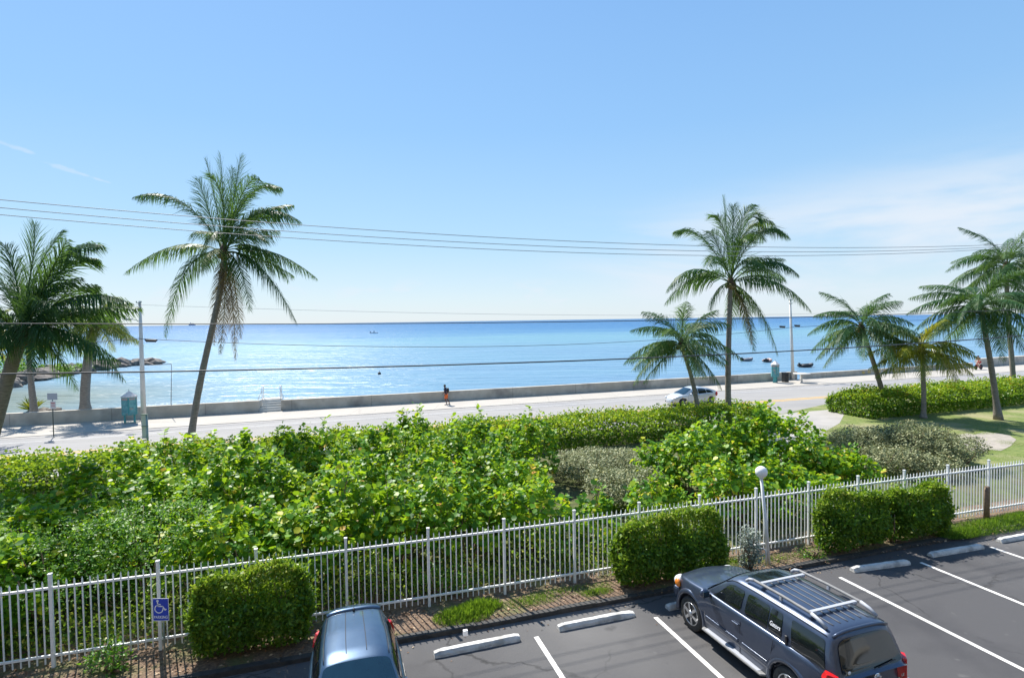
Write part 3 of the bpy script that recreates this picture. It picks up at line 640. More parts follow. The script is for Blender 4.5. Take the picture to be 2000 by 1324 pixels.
# clipped bushes in front of the fence
def clip(u0,u1,h,lab,seed,w=1.15,v=-.66):
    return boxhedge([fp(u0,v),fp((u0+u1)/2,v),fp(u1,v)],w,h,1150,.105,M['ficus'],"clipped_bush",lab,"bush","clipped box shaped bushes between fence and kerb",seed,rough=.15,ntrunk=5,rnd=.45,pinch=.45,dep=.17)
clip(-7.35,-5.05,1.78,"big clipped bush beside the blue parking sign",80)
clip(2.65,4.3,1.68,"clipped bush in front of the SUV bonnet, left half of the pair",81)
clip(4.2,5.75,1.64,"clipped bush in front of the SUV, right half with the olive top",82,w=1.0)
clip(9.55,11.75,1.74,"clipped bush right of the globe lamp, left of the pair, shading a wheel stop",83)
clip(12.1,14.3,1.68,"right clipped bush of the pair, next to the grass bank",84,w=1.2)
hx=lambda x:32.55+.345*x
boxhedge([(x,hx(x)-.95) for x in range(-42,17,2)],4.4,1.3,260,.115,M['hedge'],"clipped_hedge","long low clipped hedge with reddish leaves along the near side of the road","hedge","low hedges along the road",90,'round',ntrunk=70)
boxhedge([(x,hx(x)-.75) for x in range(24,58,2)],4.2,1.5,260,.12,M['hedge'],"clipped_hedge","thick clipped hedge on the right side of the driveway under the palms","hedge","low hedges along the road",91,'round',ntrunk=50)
# small plants
q=fp(-8.95,-.55); shrub(q,.42,.38,.72,60,9,.11,M['grape2'],"young_shrub","small yellow green shrub at the fence foot in the lower left corner","plant",None,95,'oval',4,0,6)
t=AT(1466,1022,15.7); shrub((t[0],15.7),.36,.32,t[2]-.1,260,9,.085,M['bluegrey'],"silver_buttonwood","little blue grey bush beside the globe lamp post","plant",None,96,'oval',5,0,8)
q=fp(9.0,-.75); shrub(q,.55,.3,.38,60,9,.07,M['grape2'],"weed","low weeds sprawling over the kerb beyond the SUV roof","plant",None,97,'oval',5,0,5)
q=fp(-4.2,-.3); shrub(q,.35,.3,.75,60,8,.07,M['ficus'],"weed","leafy weed between the clipped bush and the blue car","plant",None,98,'oval',5,0,5)
q=fp(-1.9,.45); shrub(q,.8,.35,1.0,110,8,.08,M['grape2'],"weed","yellow green weed growing behind the pickets right of the blue car","plant",None,99,'oval',5,0,8)
q=fp(-3.6,.5); shrub(q,.8,.35,1.5,150,8,.07,M['ficus'],"weed","tall pale leaved weed behind the pickets above the blue car","plant",None,100,'oval',5,0,8)
# grass
def grass(name,polys,n,hmin,hmax,label,seed,z=.08,w=1.0):
    rng=np.random.default_rng(seed); P=[]
    for (c,rx,ry,rot) in polys:
        k=n//len(polys); a=rng.random(k)*6.283; r=np.sqrt(rng.random(k)); x=rx*r*np.cos(a); y=ry*r*np.sin(a)
        P.append(np.c_[c[0]+x*math.cos(rot)-y*math.sin(rot),c[1]+x*math.sin(rot)+y*math.cos(rot),np.full(k,z),(1-r*.6)])
    P=np.vstack(P); k=len(P); A=np.c_[rng.normal(size=(k,2))*.45,np.ones(k)]
    NN=np.c_[rng.normal(size=(k,2)),np.full(k,.25)]
    V,F,tn=leaves(rng,P[:,:3],A,NN,rng.uniform(hmin,hmax,k)*P[:,3],'blade')
    o=fast(name,V,F,M['grass'],None,tn); return tag(o,label,"grass",kind='stuff')
grass("grass_tuft",[(fp(-1.55,-.75),.75,.42,ang),(fp(-1.1,-.5),.6,.3,ang)],4200,.12,.34,"bright green grass tuft spilling over the kerb beside the blue car",1)
grass("grass_bank",[(fp(16.2,-.75),2.4,.6,ang),(fp(14.8,-.9),.9,.35,ang),(fp(18.5,-.6),2,.5,ang)],14000,.08,.3,"bright grass bank at the fence foot near the right edge",2)
grass("strip_grass",[(fp(7.8,-.55),1.4,.35,ang),(fp(6.6,-.3),.8,.3,ang),(fp(1.3,-.4),1.5,.25,ang),(fp(0.2,-.6),.8,.3,ang),(fp(2.0,-.7),.5,.2,ang),(fp(7.6,.6),2.4,.5,ang),(fp(11,.7),2.6,.6,ang)],9000,.05,.16,"thin patchy grass in the mulch strip along the fence",3)
c1=G(1262,950,.08); c2=G(1690,925,.08); c3=G(1235,985,.08)
grass("tall_grass",[(c1,1.6,1.6,0),(c3,1.2,1.2,0),(c2,2.6,1.3,ang),(G(1640,925,.08),1.8,1.0,ang)],26000,.2,.65,"long green grass behind the fence between the shrub clumps",4)
lp=[(G(1640,838,.095),1.8,1.2,0),(G(1700,842,.095),2.5,1,ang),(G(1960,832,.095),5,1.1,ang),(G(1960,895,.095),3.6,.7,ang),(G(1890,846,.095),3,.6,ang),(G(1925,882,.1),1.8,.5,ang),(G(1978,866,.1),.8,.9,0),(G(1872,858,.1),.6,.8,0),(G(1925,846,.1),1.5,.4,ang),(G(1620,842,.1),1.2,.5,0)]
grass("lawn_grass",lp,26000,.03,.09,"mown lawn grass around the sandy path at the right",5,z=.095)
# undergrowth behind the pickets
rng=np.random.default_rng(18); k=13000; u=rng.uniform(-14,5.5,k); v=.35+np.abs(rng.normal(size=k))*1.1; hh=1.5*rng.random(k)**1.5*(.55+.45*np.sin(u*2.1)*np.sin(u*.7+1))
P=np.array([fp(a,b) for a,b in zip(u,v)]); P=np.c_[P,.1+hh]
V,F,tn=leaves(rng,P,rng.normal(size=(k,3)),np.c_[rng.normal(size=(k,2))*.8,np.ones(k)],rng.uniform(.06,.15,k),'oval')
tag(fast("undergrowth",V,F,M['ficus'],None,tn),"tangled leafy undergrowth in the shade behind the fence pickets","undergrowth",kind='stuff')
# litter on mulch
rng=np.random.default_rng(8); k=5200; u=rng.uniform(-13,20,k); v=rng.uniform(-1.22,.8,k); 
P=np.array([fp(a,b) for a,b in zip(u,v)]); P=np.c_[P,np.full(k,.09)]
V,F,tn=leaves(rng,P,np.c_[rng.normal(size=(k,2)),rng.normal(size=k)*.25],np.c_[rng.normal(size=(k,2))*.35,np.ones(k)],rng.uniform(.03,.11,k),'oval')
tag(fast("leaf_litter",V,F,M['litter'],None,tn),"fallen brown and pale leaves on the mulch along the fence","leaf litter",kind='stuff')
k=160; u=rng.uniform(-8,16,k); v=-1.3-np.abs(rng.normal(size=k))*.35; P=np.array([fp(a,b) for a,b in zip(u,v)]); P=np.c_[P,np.full(k,.012)]
V,F,tn=leaves(rng,P,np.c_[rng.normal(size=(k,2)),rng.normal(size=k)*.1],np.c_[rng.normal(size=(k,2))*.2,np.ones(k)],rng.uniform(.03,.07,k),'oval')
tag(fast("scattered_leaves",V,F,M['litter'],None,tn),"few dry leaves scattered on the car park asphalt by the kerb","leaf litter",kind='stuff')

# ------------------------------------------------------------------ palms
def frond(rng,p0,c,p1,width,dens=60,droop=1.1,lw=.025):
    p0,c,p1=map(np.array,(p0,c,p1)); L=np.linalg.norm(c-p0)+np.linalg.norm(p1-c)
    n=int(dens*max(.6,L/4)); t=np.linspace(.14,1,n); t=np.repeat(t,2)+rng.uniform(-.006,.006,2*n); t=np.clip(t,0,1)
    q=lambda t:((1-t)**2)[:,None]*p0+(2*t*(1-t))[:,None]*c+(t**2)[:,None]*p1
    B=q(t); T=2*(1-t)[:,None]*(c-p0)+2*t[:,None]*(p1-c); T/=np.linalg.norm(T,axis=1,keepdims=True)
    pn=np.cross(c-p0,p1-p0); 
    if np.linalg.norm(pn)<1e-3: pn=np.array([1,0,0.])
    sd_=pn/np.linalg.norm(pn); tw=rng.normal()*.35
    up=np.cross(sd_,T); up*=np.sign(up[:,2:3]+1e-9) if abs(up[:,2].mean())>.15 else 1
    g0=np.array([0,0,-1.]); sgn=np.tile([1,-1],n)[:,None]; sdv=sd_*math.cos(tw)+up*math.sin(tw)
    prof=np.clip(np.sin(np.pi*(t*.86+.12))**.6,.15,1); ll=width*prof*rng.uniform(.82,1.1,2*n)
    uz=np.clip(T[:,2:3],0,1); d=sgn*sdv*(.8-.42*uz)+T*(.35+.55*t[:,None]+.55*uz)+up*rng.uniform(-.1,.25,(2*n,1))+g0*.5*(1-uz)+rng.normal(size=(2*n,3))*.07
    d/=np.linalg.norm(d,axis=1,keepdims=True)
    g=np.array([0,0,-1.]); m1=B+d*ll[:,None]*.5; d2=d+g*droop*rng.uniform(.5,1.9,(2*n,1))*(1-.72*uz); d2/=np.linalg.norm(d2,axis=1,keepdims=True)
    e=m1+d2*ll[:,None]*.55; wv=T*lw*(.7+.4*prof[:,None])
    V=np.stack([B+wv,B-wv,m1-wv*.9,m1+wv*.9,e,],1); k=len(V)
    F=(np.array([[0,1,2,3],[3,2,4,4]])[None]+(np.arange(k)*5)[:,None,None])
    V=V.reshape(-1,3)
    Fq=F[:,0]; Ft=F[:,1,:3]
    # rachis
    tt=np.linspace(0,1,9); R=q(tt)
    return V,Fq,Ft,R,k
def palm(crown,base,mids,fr,seed,label,name="coconut_palm",tr=(.2,.14),m_='palm',dry=(),fruit=6,width=.85,group="coconut palms along the seafront road",dens=58,tone=(.0,1.),mast=None):
    rng=np.random.default_rng(seed); base=np.array(base);crown=np.array(crown)
    root=empty(name,base,0,label,"palm tree",group)
    pts=[base]+[np.array(x) for x in mids]+[crown]
    # smooth trunk
    P=np.array(pts); tt=np.linspace(0,1,len(P)); t2=np.linspace(0,1,26); co_=[np.polyval(np.polyfit(tt,P[:,i],min(len(P)-1,3)),t2) for i in range(3)]; Q=np.array(co_).T-base
    rr=[tr[0]+(tr[1]-tr[0])*t+ (.10*max(0,1-t*9))+.006*math.sin(i*2.9) for i,t in enumerate(t2)]
    tb=MB(); tb.tube(Q,rr,12); tb.build("trunk",M['trunk'],root,recalc=False)
    cc=crown-base
    hb=MB(); hb.lathe(cc+np.array([0,0,-.35]),[(.02,-.15),(tr[1]*1.1,0),(tr[1]*1.7,.3),(tr[1]*1.3,.6),(.05,.8)],10); hb.build("crown_shaft",M['trunkd'],root,recalc=False)
    Vs=[];F4=[];F3=[];tn=[];off=0; rs=MB()
    def build(frs,mname,cname):
        VV=[];Q4=[];T3=[];tn=[];off=0; rs=MB()
        for (c,p) in frs:
            p0=cc+np.array([rng.normal()*.06,rng.normal()*.06,.0]); v,fq,ft,R,k=frond(rng,p0,np.array(c)-base,np.array(p)-base,width*(.75 if cname!="crown" else 1),dens)
            VV.append(v);Q4.append(fq+off);T3.append(ft+off); off+=len(v)
            b=rng.random(); tn.append(np.repeat(np.clip(tone[0]+(tone[1]-tone[0])*(rng.random(k)*.35+b*.65),0,1),5))
            rs.tube(R,np.linspace(.035,.008,len(R)),5)
        V=np.vstack(VV); F4=np.vstack(Q4); F3=np.vstack(T3); tn=np.concatenate(tn)
        rv=np.array(rs.v); n0=len(V); V=np.vstack([V,rv]); tn=np.r_[tn,np.full(len(rv),.78)]
        me=bpy.data.meshes.new(cname); fcs=[tuple(x) for x in F4.tolist()]+[tuple(x) for x in F3.tolist()]+[tuple(i+n0 for i in f) for f in rs.f]
        me.from_pydata(V.tolist(),[],fcs); a=me.attributes.new("tone",'FLOAT','POINT'); a.data.foreach_set("value",tn.astype(np.float32))
        link(cname,me,root,M[mname])
    build(fr,m_,"crown")
    if dry: build(dry,'dry',"dry_frond")
    for i in range(fruit):
        a=i*2.4; f=MB(); f.sphere((cc[0]+.24*math.cos(a),cc[1]+.24*math.sin(a),cc[2]-.12-.1*(i%3)),.13,10,(1,1,1.2)); f.build("coconut",M['fruit'],root,recalc=False)
    return root
def pxfr(spec,Y,rng,cr):
    out=[]
    for s in spec:
        cxp,cyp,tx,ty=s[:4]; dz=s[4] if len(s)>4 else rng.uniform(-.9,.9)
        out.append((AT(cxp,cyp,Y+dz*.5),AT(tx,ty,Y+dz)))
    return out
def rndfr(crown,L,n,seed,amax=1.,up=82,down=-30,asym=(0,0)):
    rng=np.random.default_rng(seed); out=[]; crown=np.array(crown)
    for i in range(n):
        a=((i+.5)/n)**.85*amax; phi=i*2.39996+rng.normal()*.2; e=D(up+(down-up)*a+rng.normal()*6)
        l=L*(.98+.10*math.sin(math.pi*min(1,a*1.1)))*rng.uniform(.9,1.08)
        dr=D(28+52*math.sin(math.pi*min(1,a+.15))+rng.normal()*8)
        h=np.array([math.cos(phi),math.sin(phi),0]); c=crown+(h*math.cos(e)+np.array([0,0,1])*math.sin(e))*l*.5
        e2=max(e-dr,D(-86)); p=c+(h*math.cos(e2)+np.array([0,0,1])*math.sin(e2))*l*.58
        p=p+np.array([asym[0],asym[1],0])*l*.2
        out.append((c,p))
    return out
rngp=np.random.default_rng(5)
# tall left palm
b=G(370,890); Y=b[1]
sp=[(360,352,264,384,.4),(350,447,246,532,-.5),(352,478,322,657,-1),(424,400,402,312,.5),(440,400,430,303,0),(455,392,470,306,.4),(478,340,548,366,.6),(500,372,586,432,-.8),(520,462,617,542,.3),(505,478,579,630,-.9),(505,445,562,548,1.4),(470,492,489,606,-1.3),(408,415,388,350,.8),(430,420,405,478,-2.6),(480,395,545,420,2.2),(455,400,490,380,2.6),(470,420,520,470,-2.8),(445,380,415,345,-1.6),(462,372,500,345,-1.5),(420,440,380,455,1.9),(490,400,570,400,1.0),(450,395,455,330,2.2)]
palm(AT(437,492,Y),b,[AT(386,770,Y),AT(412,655,Y),AT(431,560,Y)],pxfr(sp,Y,rngp,None)+rndfr(AT(437,492,Y),3.4,4,301,.9),1,"tallest coconut palm with a leaning trunk left of the beach steps, dead fronds hanging",tr=(.19,.13),dry=pxfr([(446,560,430,690,-.4),(456,565,460,702,.4),(425,560,418,672,.5),(462,540,470,660,-.5)],Y,rngp,None),fruit=8,width=1.4)
# right tall palm
Y=36.5; b=AT(1424,812,Y); b[2]=.1
sp=[(1372,428,1317,452,.4),(1345,492,1303,567,-.4),(1358,515,1300,592,.6),(1392,555,1388,606,-1.2),(1418,450,1413,386,0),(1432,440,1432,404,.8),(1452,395,1485,430,-.5),(1482,402,1541,464,.5),(1500,478,1559,536,-.7),(1482,500,1531,545,1.6),(1522,522,1583,606,-.2),(1482,568,1519,692,-.6),(1462,590,1473,684,.5),(1398,465,1388,452,1.8),(1442,420,1492,470,2),(1440,450,1460,470,-2.6),(1405,470,1385,520,-2.6),(1450,480,1490,520,-2.4),(1440,420,1470,400,1.4),(1420,430,1395,420,-1.4),(1440,570,1420,640,1.2),(1450,405,1510,440,1.2)]
palm(AT(1427,552,Y),b,[AT(1422,740,Y),AT(1424,640,Y)],pxfr(sp,Y,rngp,None)+rndfr(AT(1427,552,Y),3.7,4,302,.9),2,"tall straight coconut palm standing over the silver car",tr=(.2,.14),dry=pxfr([(1462,600,1468,672,.3)],Y,rngp,None),fruit=10,width=1.4)
# its smaller neighbour
Y=35.6; b=AT(1368,812,Y); b[2]=.1
cr=AT(1331,672,Y); palm(cr,b,[AT(1356,760,Y),AT(1344,715,Y)],rndfr(cr,3.7,27,3,asym=(-.2,0)),3,"short slanting coconut palm in front of the silver car",tr=(.15,.1),fruit=5,width=1.15)
# right group
Y=41.0; b=AT(1736,812,Y); b[2]=.1; cr=AT(1682,640,Y)
palm(cr,b,[AT(1716,740,Y),AT(1700,690,Y)],rndfr(cr,4.1,28,44,asym=(-.1,0)),4,"slanting coconut palm left of the yellowish one behind the silver bush",tr=(.19,.13),fruit=5,width=1.2)
Y=38.6; b=AT(1803,822,Y); b[2]=.1; cr=AT(1800,684,Y)
palm(cr,b,[AT(1804,760,Y)],rndfr(cr,3.1,28,15,asym=(.1,0)),5,"short upright palm with yellow green fronds behind the silver bush",tr=(.16,.13),fruit=2,width=1.15,m_='palmy',tone=(.15,.95))
Y=37.6; b=AT(1950,822,Y); b[2]=.1; cr=AT(1914,600,Y)
palm(cr,b,[AT(1938,730,Y),AT(1926,660,Y)],rndfr(cr,4.3,30,66,asym=(-.15,0)),6,"leaning coconut palm standing on the lawn near the right edge",tr=(.19,.13),fruit=5,width=1.2)
Y=47.; b=AT(1981,772,Y); b[2]=.1; cr=AT(1966,520,Y)
palm(cr,b,[AT(1976,700,Y),AT(1969,610,Y)],rndfr(cr,4.8,30,71),7,"tallest palm at the right edge, trunk rising from behind the hedge",tr=(.2,.15),fruit=5,width=1.3)
# left group
Y=20.; b=AT(-70,1000,Y); b[2]=.1; cr=AT(42,655,Y)
sp=[(70,520,68,440,.2),(40,540,10,480,.5),(110,490,190,505,.3),(110,450,195,480,-.8),(120,560,190,560,1.2),(140,540,250,590,-.3),(130,600,240,740,-.6),(120,620,232,705,.8),(90,640,150,760,1.5),(-10,560,-60,620,0),(-20,600,-70,720,-.6),(20,560,-30,500,1.2),(80,560,100,600,-2),(50,580,130,620,2),(150,590,272,600,.6),(60,520,120,455,1.2),(30,600,-10,700,-1.4),(95,540,130,470,-1.3),(85,600,60,720,-1.8)]
palm(cr,b,[AT(-18,860,Y),AT(12,750,Y)],pxfr(sp,Y,rngp,None)+rndfr(cr,3.2,8,303,.6),8,"big coconut palm cut off by the left edge with dark drooping fronds",tr=(.22,.2),fruit=6,width=1.15,dens=74,tone=(0,.7))
Y=44.2; b=AT(167,806,Y); b[2]=.7; cr=AT(186,636,Y)
palm(cr,b,[AT(167,750,Y),AT(174,690,Y)],rndfr(cr,3.3,24,9),9,"thick trunked palm on a rock mound beyond the sea wall by the display box",tr=(.34,.3),fruit=0,width=1.2,m_='palmy',tone=(.0,.5))
Y=43.2; b=AT(67,812,Y); b[2]=.4; cr=AT(56,664,Y)
palm(cr,b,[AT(62,760,Y),AT(57,710,Y)],rndfr(cr,2.0,20,10,asym=(.0,0)),10,"slender young yellow palm beyond the sea wall behind the no parking sign",tr=(.26,.12),fruit=0,width=.6,m_='palmy',tone=(.3,1.))
Y=36.; b=AT(-40,840,Y); b[2]=.2; cr=AT(-22,655,Y)
palm(cr,b,[AT(-32,760,Y)],rndfr(cr,2.6,20,12),11,"bright yellow palm fronds showing at the left edge behind the big palm","yellow_palm",tr=(.16,.12),fruit=0,width=.7,m_='palmy',tone=(.55,1.))

# ------------------------------------------------------------------ rocks, bushes in the bay
def rocks(name,label,path,n,smin,smax,wid,hgt,seed,z=-1.3,cat="rocks"):
    rng=np.random.default_rng(seed); bm=bmesh.new(); path=np.array(path); sl=np.r_[0,np.cumsum(np.hypot(*np.diff(path[:,:2],axis=0).T))]
    for i in range(n):
        s=rng.random()*sl[-1]; x=np.interp(s,sl,path[:,0]); y=np.interp(s,sl,path[:,1]); o=rng.normal(size=2)*wid*.5; hh=hgt*math.exp(-(o@o)/(wid*wid))*rng.uniform(.3,1)
        r=rng.uniform(smin,smax); g=bmesh.ops.create_icosphere(bm,subdivisions=2,radius=r)['verts']; ph=rng.random(3)*6; sc=rng.uniform(.7,1.3,3)*np.array([1.25,1.1,.62])
        for v in g:
            c=v.co/r; k=1+.16*math.sin(c.x*3+ph[0])+.13*math.sin(c.y*5+ph[1])+.12*math.sin(c.z*4+ph[2]+c.x*3)+.07*math.sin(c.x*11+ph[1])
            v.co=Vector((v.co.x*k*sc[0]+x+o[0],v.co.y*k*sc[1]+y+o[1],v.co.z*k*sc[2]+z+hh*.8))
    me=bpy.data.meshes.new(name); bm.to_mesh(me); bm.free(); o=link(name,me,None,M['rock']); return tag(o,label,cat)
jp=[G(x,y,-1.3) for x,y in ((-90,775),(-20,760),(20,750),(60,742),(110,733),(160,725),(210,718),(250,714),(292,710))]
rocks("rock_jetty","dark rough rock jetty running out into the bay on the left",jp,260,.5,1.5,2.4,1.3,3)
mc=G(160,800,.2); rocks("rock_mound","small rock mound beyond the sea wall around the thick palm trunk",[(mc[0]-1.4,44.0),(mc[0]+1.2,44.6)],36,.3,.55,.9,1.2,4,z=-.3)
for i,(px,py,Y,r,lab) in enumerate([(8,690,96,4,"green shoreline bush at the left edge above the rocks"),(42,708,94,3.4,"dark green bush on the jetty left of the slender palm"),(95,713,98,4.0,"bright green bush on the jetty right of the slender palm"),(140,712,104,3.4,"bright green bush on the jetty between the two far palms"),(205,706,118,3.2,"last small bush on the jetty before bare rock")]):
    t=AT(px,py,Y); shrub((t[0],Y),r,2.4,max(1.6,t[2]+1.1),240,8,.42,M['grape2'],"jetty_bush",lab,"bush","bushes on the rock jetty",200+i,'oval',7,0,6,zlo=-1.0,spread=.5)
# spiky plant on the mound
pr=empty("spiky_plant",(mc[0]-1.0,43.7,.75),0,"small pale spiky plant beyond the wall left of the thick palm","plant")
rng=np.random.default_rng(6); k=90; A=np.c_[rng.normal(size=(k,2))*.7,np.abs(rng.normal(size=k))*.8+.35]
V,F,tn=leaves(rng,np.zeros((k,3)),A,np.c_[rng.normal(size=(k,2)),np.full(k,.4)],rng.uniform(.7,1.3,k),'blade'); fast("foliage",V,F,M['palmy'],pr,tn*.7)
sm_=MB(); sm_.tube([(0,0,-.4),(0,0,.05)],[.08,.05],6); sm_.build("stem",M['stem'],pr)

# ------------------------------------------------------------------ street furniture
def rod(name,pts,r,m_,parent=None,n=12):
    b=MB(); b.tube(pts,r,n); return b.build(name,m_,parent,recalc=False)
# utility poles with lamp arm
def upole(base,top,label,arm):
    r=empty("utility_pole",base,0,label,"utility pole","concrete poles on the seafront pavement"); t=np.array(top)-base
    rod("shaft",[(0,0,0),t*.5,t],[.19,.15,.105],M['conc'],r)
    for k,(f,w) in enumerate(((.985,.35),(.94,.3))):
        b=MB(); b.box(t*f+np.array([0,-.12,0]),(w,.06,.05)); b.lathe(t*f+np.array([-w/2,-.12,.03]),[(.03,0),(.05,.04),(.03,.1)],8); b.lathe(t*f+np.array([w/2,-.12,.03]),[(.03,0),(.05,.04),(.03,.1)],8); b.build("insulator_bracket",M['steel'],r)
    if arm:
        a=np.array(arm); s=t*.82; e=s+a
        rod("lamp_arm",[s,s+a*.35+np.array([0,0,.22]),s+a*.8+np.array([0,0,.3]),e+np.array([0,0,.3])],.035,M['steel'],r,8)
        b=MB(); b.sphere(e+np.array([0,0,.27]),.2,12,(1.9,.9,.45)); b.build("lamp_head",M['signb'],r)
    return r
b1=G(281,821,SWZ); t1=AT(273,588,b1[1]); upole(b1,t1,"leaning concrete pole with a small street lamp by the display box on the left",(-.85,-.1,.0))
b2=G(1549,742,SWZ); t2=AT(1543,584,b2[1]); upole(b2,t2,"tall white concrete pole beside the black bin on the right",None)
# globe lamp
lb=G(1501,1101,.08); lt=AT(1487,935,lb[1]-.02); r=empty("globe_lamp",lb,0,"white post with a round opal globe, standing at the fence behind the SUV","street lamp")
t=lt-lb; rod("post",[(0,0,0),t*.5+np.array([.02,0,0]),t],[.055,.05,.04],M['white'],r)
b=MB(); b.lathe(t,[(.045,0),(.06,.02),(.05,.06)],12); b.build("collar",M['white'],r)
b=MB(); b.sphere(t+np.array([0,0,.20]),.168,24); b.build("globe",M['globe'],r)
rod("conduit",[(-.1,-.05,0),(-.1,-.05,.42),(-.16,-.03,.46),(-.3,.0,.46)],.022,M['white'],r,8)
# accessible parking sign
sb=G(322,1300,.08); r=empty("parking_sign",sb,0,"blue wheelchair PARKING sign on a green post before the fence","sign")
rod("post",[(0,0,0),(0,0,1.42)],.014,M['steel'],r,6)
b=MB(); b.box((.016,.01,.7),(.005,.012,1.4)); b.build("post_flange",M['steel'],r)
pc=np.array([-.02,-.035,1.22]); PW,PH=.335,.475
b=MB(); b.box(pc,(PW,.004,PH)); b.build("plate",M['letter'],r); 
b=MB(); b.box(pc+np.array([0,-.003,0]),(PW-.022,.004,PH-.022)); b.build("face",M['blue'],r)
def sgpt(x,z): return pc+np.array([x,-.0065,z])
def strip2(pts,w,m_,name,parent,off=-.0065,base=None):
    mb=MB()
    for i in range(len(pts)-1):
        a=np.array(pts[i]);c=np.array(pts[i+1]);d=c-a;l=np.linalg.norm(d)
        if l<1e-6: continue
        n=np.array([-d[1],d[0]])/l*w/2; e=d/l*w*.25
        qs=[a+n-e,a-n-e,c-n+e,c+n+e]; zz=off-.00005*i
        mb.add([(pc[0]+q[0],pc[1]+zz,pc[2]+q[1]) for q in qs],[(0,1,2,3)])
    return mb
hb=MB(); hb.add([(pc[0]-.06+.026*math.cos(i*math.pi/8),pc[1]-.0065,pc[2]+.185+.026*math.sin(i*math.pi/8)) for i in range(16)],[tuple(range(16))])
for seg_ in ([(-.062,.155),(-.052,.075)],[(-.052,.075),(.045,.07)],[(.045,.07),(.09,-.005),(.115,.01)],[(-.058,.115),(.0,.11)]):
    s=strip2(seg_,.024,None,"",None); hb.add(s.v,s.f)
arc=[(-.035+.085*math.cos(a),.02+.085*math.sin(a)) for a in np.linspace(math.radians(125),math.radians(365),22)]
s=strip2(arc,.02,None,"",None); hb.add(s.v,s.f); hb.build("wheelchair_symbol",M['letter'],r,recalc=False)
def text(body,size,loc,rot,m_,name,parent,sx_=1.,ext=.001):
    c=bpy.data.curves.new(name,'FONT'); c.body=body; c.size=size; c.align_x='CENTER'; c.align_y='CENTER'; c.extrude=ext; c.offset=size*.012
    o=bpy.data.objects.new(name,c); COL.objects.link(o); dg=bpy.context.evaluated_depsgraph_get(); me=bpy.data.meshes.new_from_object(o.evaluated_get(dg)); bpy.data.objects.remove(o); 
    p=link(name,me,parent,m_); me.materials.clear(); me.materials.append(m_); p.location=tuple(loc); p.rotation_euler=rot; p.scale=(sx_,1,1); return p
text("PARKING",.085,pc+np.array([0,-.0065,-.16]),(D(90),0,0),M['letter'],"lettering",r,.82)
# kerbside sign
sb=G(105,852,SWZ); r=empty("street_sign",sb,0,"grey street sign with a small plate below, on a dark post by the left kerb","sign")
rod("post",[(0,0,0),(.0,0,1.2),(.02,0,2.75)],.03,M['postd'],r,8)
b=MB(); b.box((.05,-.05,2.62),(.66,.01,.44)); b.build("sign_panel",M['signb'],r,.004)
b=MB(); b.box((.08,-.05,2.08),(.36,.01,.50)); b.build("small_plate",M['signw'],r,.004)
b=MB(); b.box((.08,-.058,2.2),(.26,.004,.05)); b.box((.08,-.058,2.1),(.2,.004,.03)); b.box((.08,-.058,1.98),(.26,.004,.03)); b.build("plate_marks",M['red'],r)
rod("foot",[(0,0,0),(.25,-.25,-.04)],.03,M['postd'],r,6)
# green post with narrow panels in front of the pole
Y=27.6; q=AT(289,880,Y); r=empty("sign_post",(q[0],Y,.08),0,"green grey steel post with narrow boards, in the hedge before the left pole","sign post")
rod("post",[(0,0,0),(0,0,2.75)],.05,M['steel'],r,8)
for z,h,dx in ((2.2,1.15,-.13),(.95,.75,-.13)):
    b=MB(); b.box((dx,-.02,z),(.22,.03,h)); b.build("board",M['conc'],r)
    for zz in (z-h/2,z+h/2,z): 
        b=MB(); b.box((-.08,-.05,zz),(.34,.03,.05)); b.build("bracket",M['steel'],r)
# display boxes
def kiosk(base,rz,label,first=None):
    if first:
        c=copy_tree(first); c.location=tuple(base); c.rotation_euler=(0,0,rz); c['label']=label; return c
    r=empty("display_box",base,rz,label,"display box","teal roofed display boxes on the pavement")
    w=.52; hexp=[(w*math.cos(math.pi/6+i*math.pi/3)*1.0,w*math.sin(math.pi/6+i*math.pi/3)*.8) for i in range(6)]
    b=MB(); b.prism(hexp,.62,1.92); b.build("cabinet",M['teal'],r,.01)
    b=MB(); k=len(hexp); big=[(x*1.1,y*1.1) for x,y in hexp]
    b.add([(x,y,1.92) for x,y in big]+[(x,y,2.0) for x,y in big]+[(0,0,2.38)],[tuple(range(5,-1,-1))]+[(i,(i+1)%6,6+(i+1)%6,6+i) for i in range(6)]+[(6+i,6+(i+1)%6,12) for i in range(6)]); b.build("roof",M['roofw'],r)
    rod("finial",[(0,0,2.34),(0,0,2.55)],[.025,.01],M['steel'],r,6)
    for i in range(6):
        a=np.array(hexp[i]);c=np.array(hexp[(i+1)%6]); mid=(a+c)/2; d=c-a; L=np.linalg.norm(d); n=np.array([d[1],-d[0]])/L
        if n@mid<0:n=-n
        b=MB(); b.box((mid[0]+n[0]*.012,mid[1]+n[1]*.012,1.2),(L-.1,.02,1.05),rz=math.atan2(d[1],d[0])); b.build("poster",M['tealp'],r)
        b=MB(); b.box((mid[0]+n[0]*.014,mid[1]+n[1]*.014,1.80),(L-.1,.02,.12),rz=math.atan2(d[1],d[0])); b.build("header_strip",M['pink'],r)
    for x in (-.3,.3):
        b=MB(); b.box((x,0,.31),(.1,.3,.62)); b.build("leg",M['teal'],r,.01)
    b=MB(); b.box((0,0,.03),(.75,.36,.06)); b.build("base",M['steel'],r)
    return r
k1=kiosk(G(254,826,SWZ),.45,"teal roofed display box on the pavement left of the leaning pole")
kiosk(G(1514,747,SWZ),.9,"teal roofed display box next to the black bin on the right",k1)
b=G(1533.5,746,SWZ); r=empty("litter_bin",b,.3,"black litter bin between the right display box and the white pole","litter bin")
q=MB(); q.box((0,0,.5),(.52,.52,.98)); q.build("body",M['black'],r,.03); q=MB(); q.box((0,0,1.03),(.58,.58,.07)); q.build("lid",M['black'],r,.02)
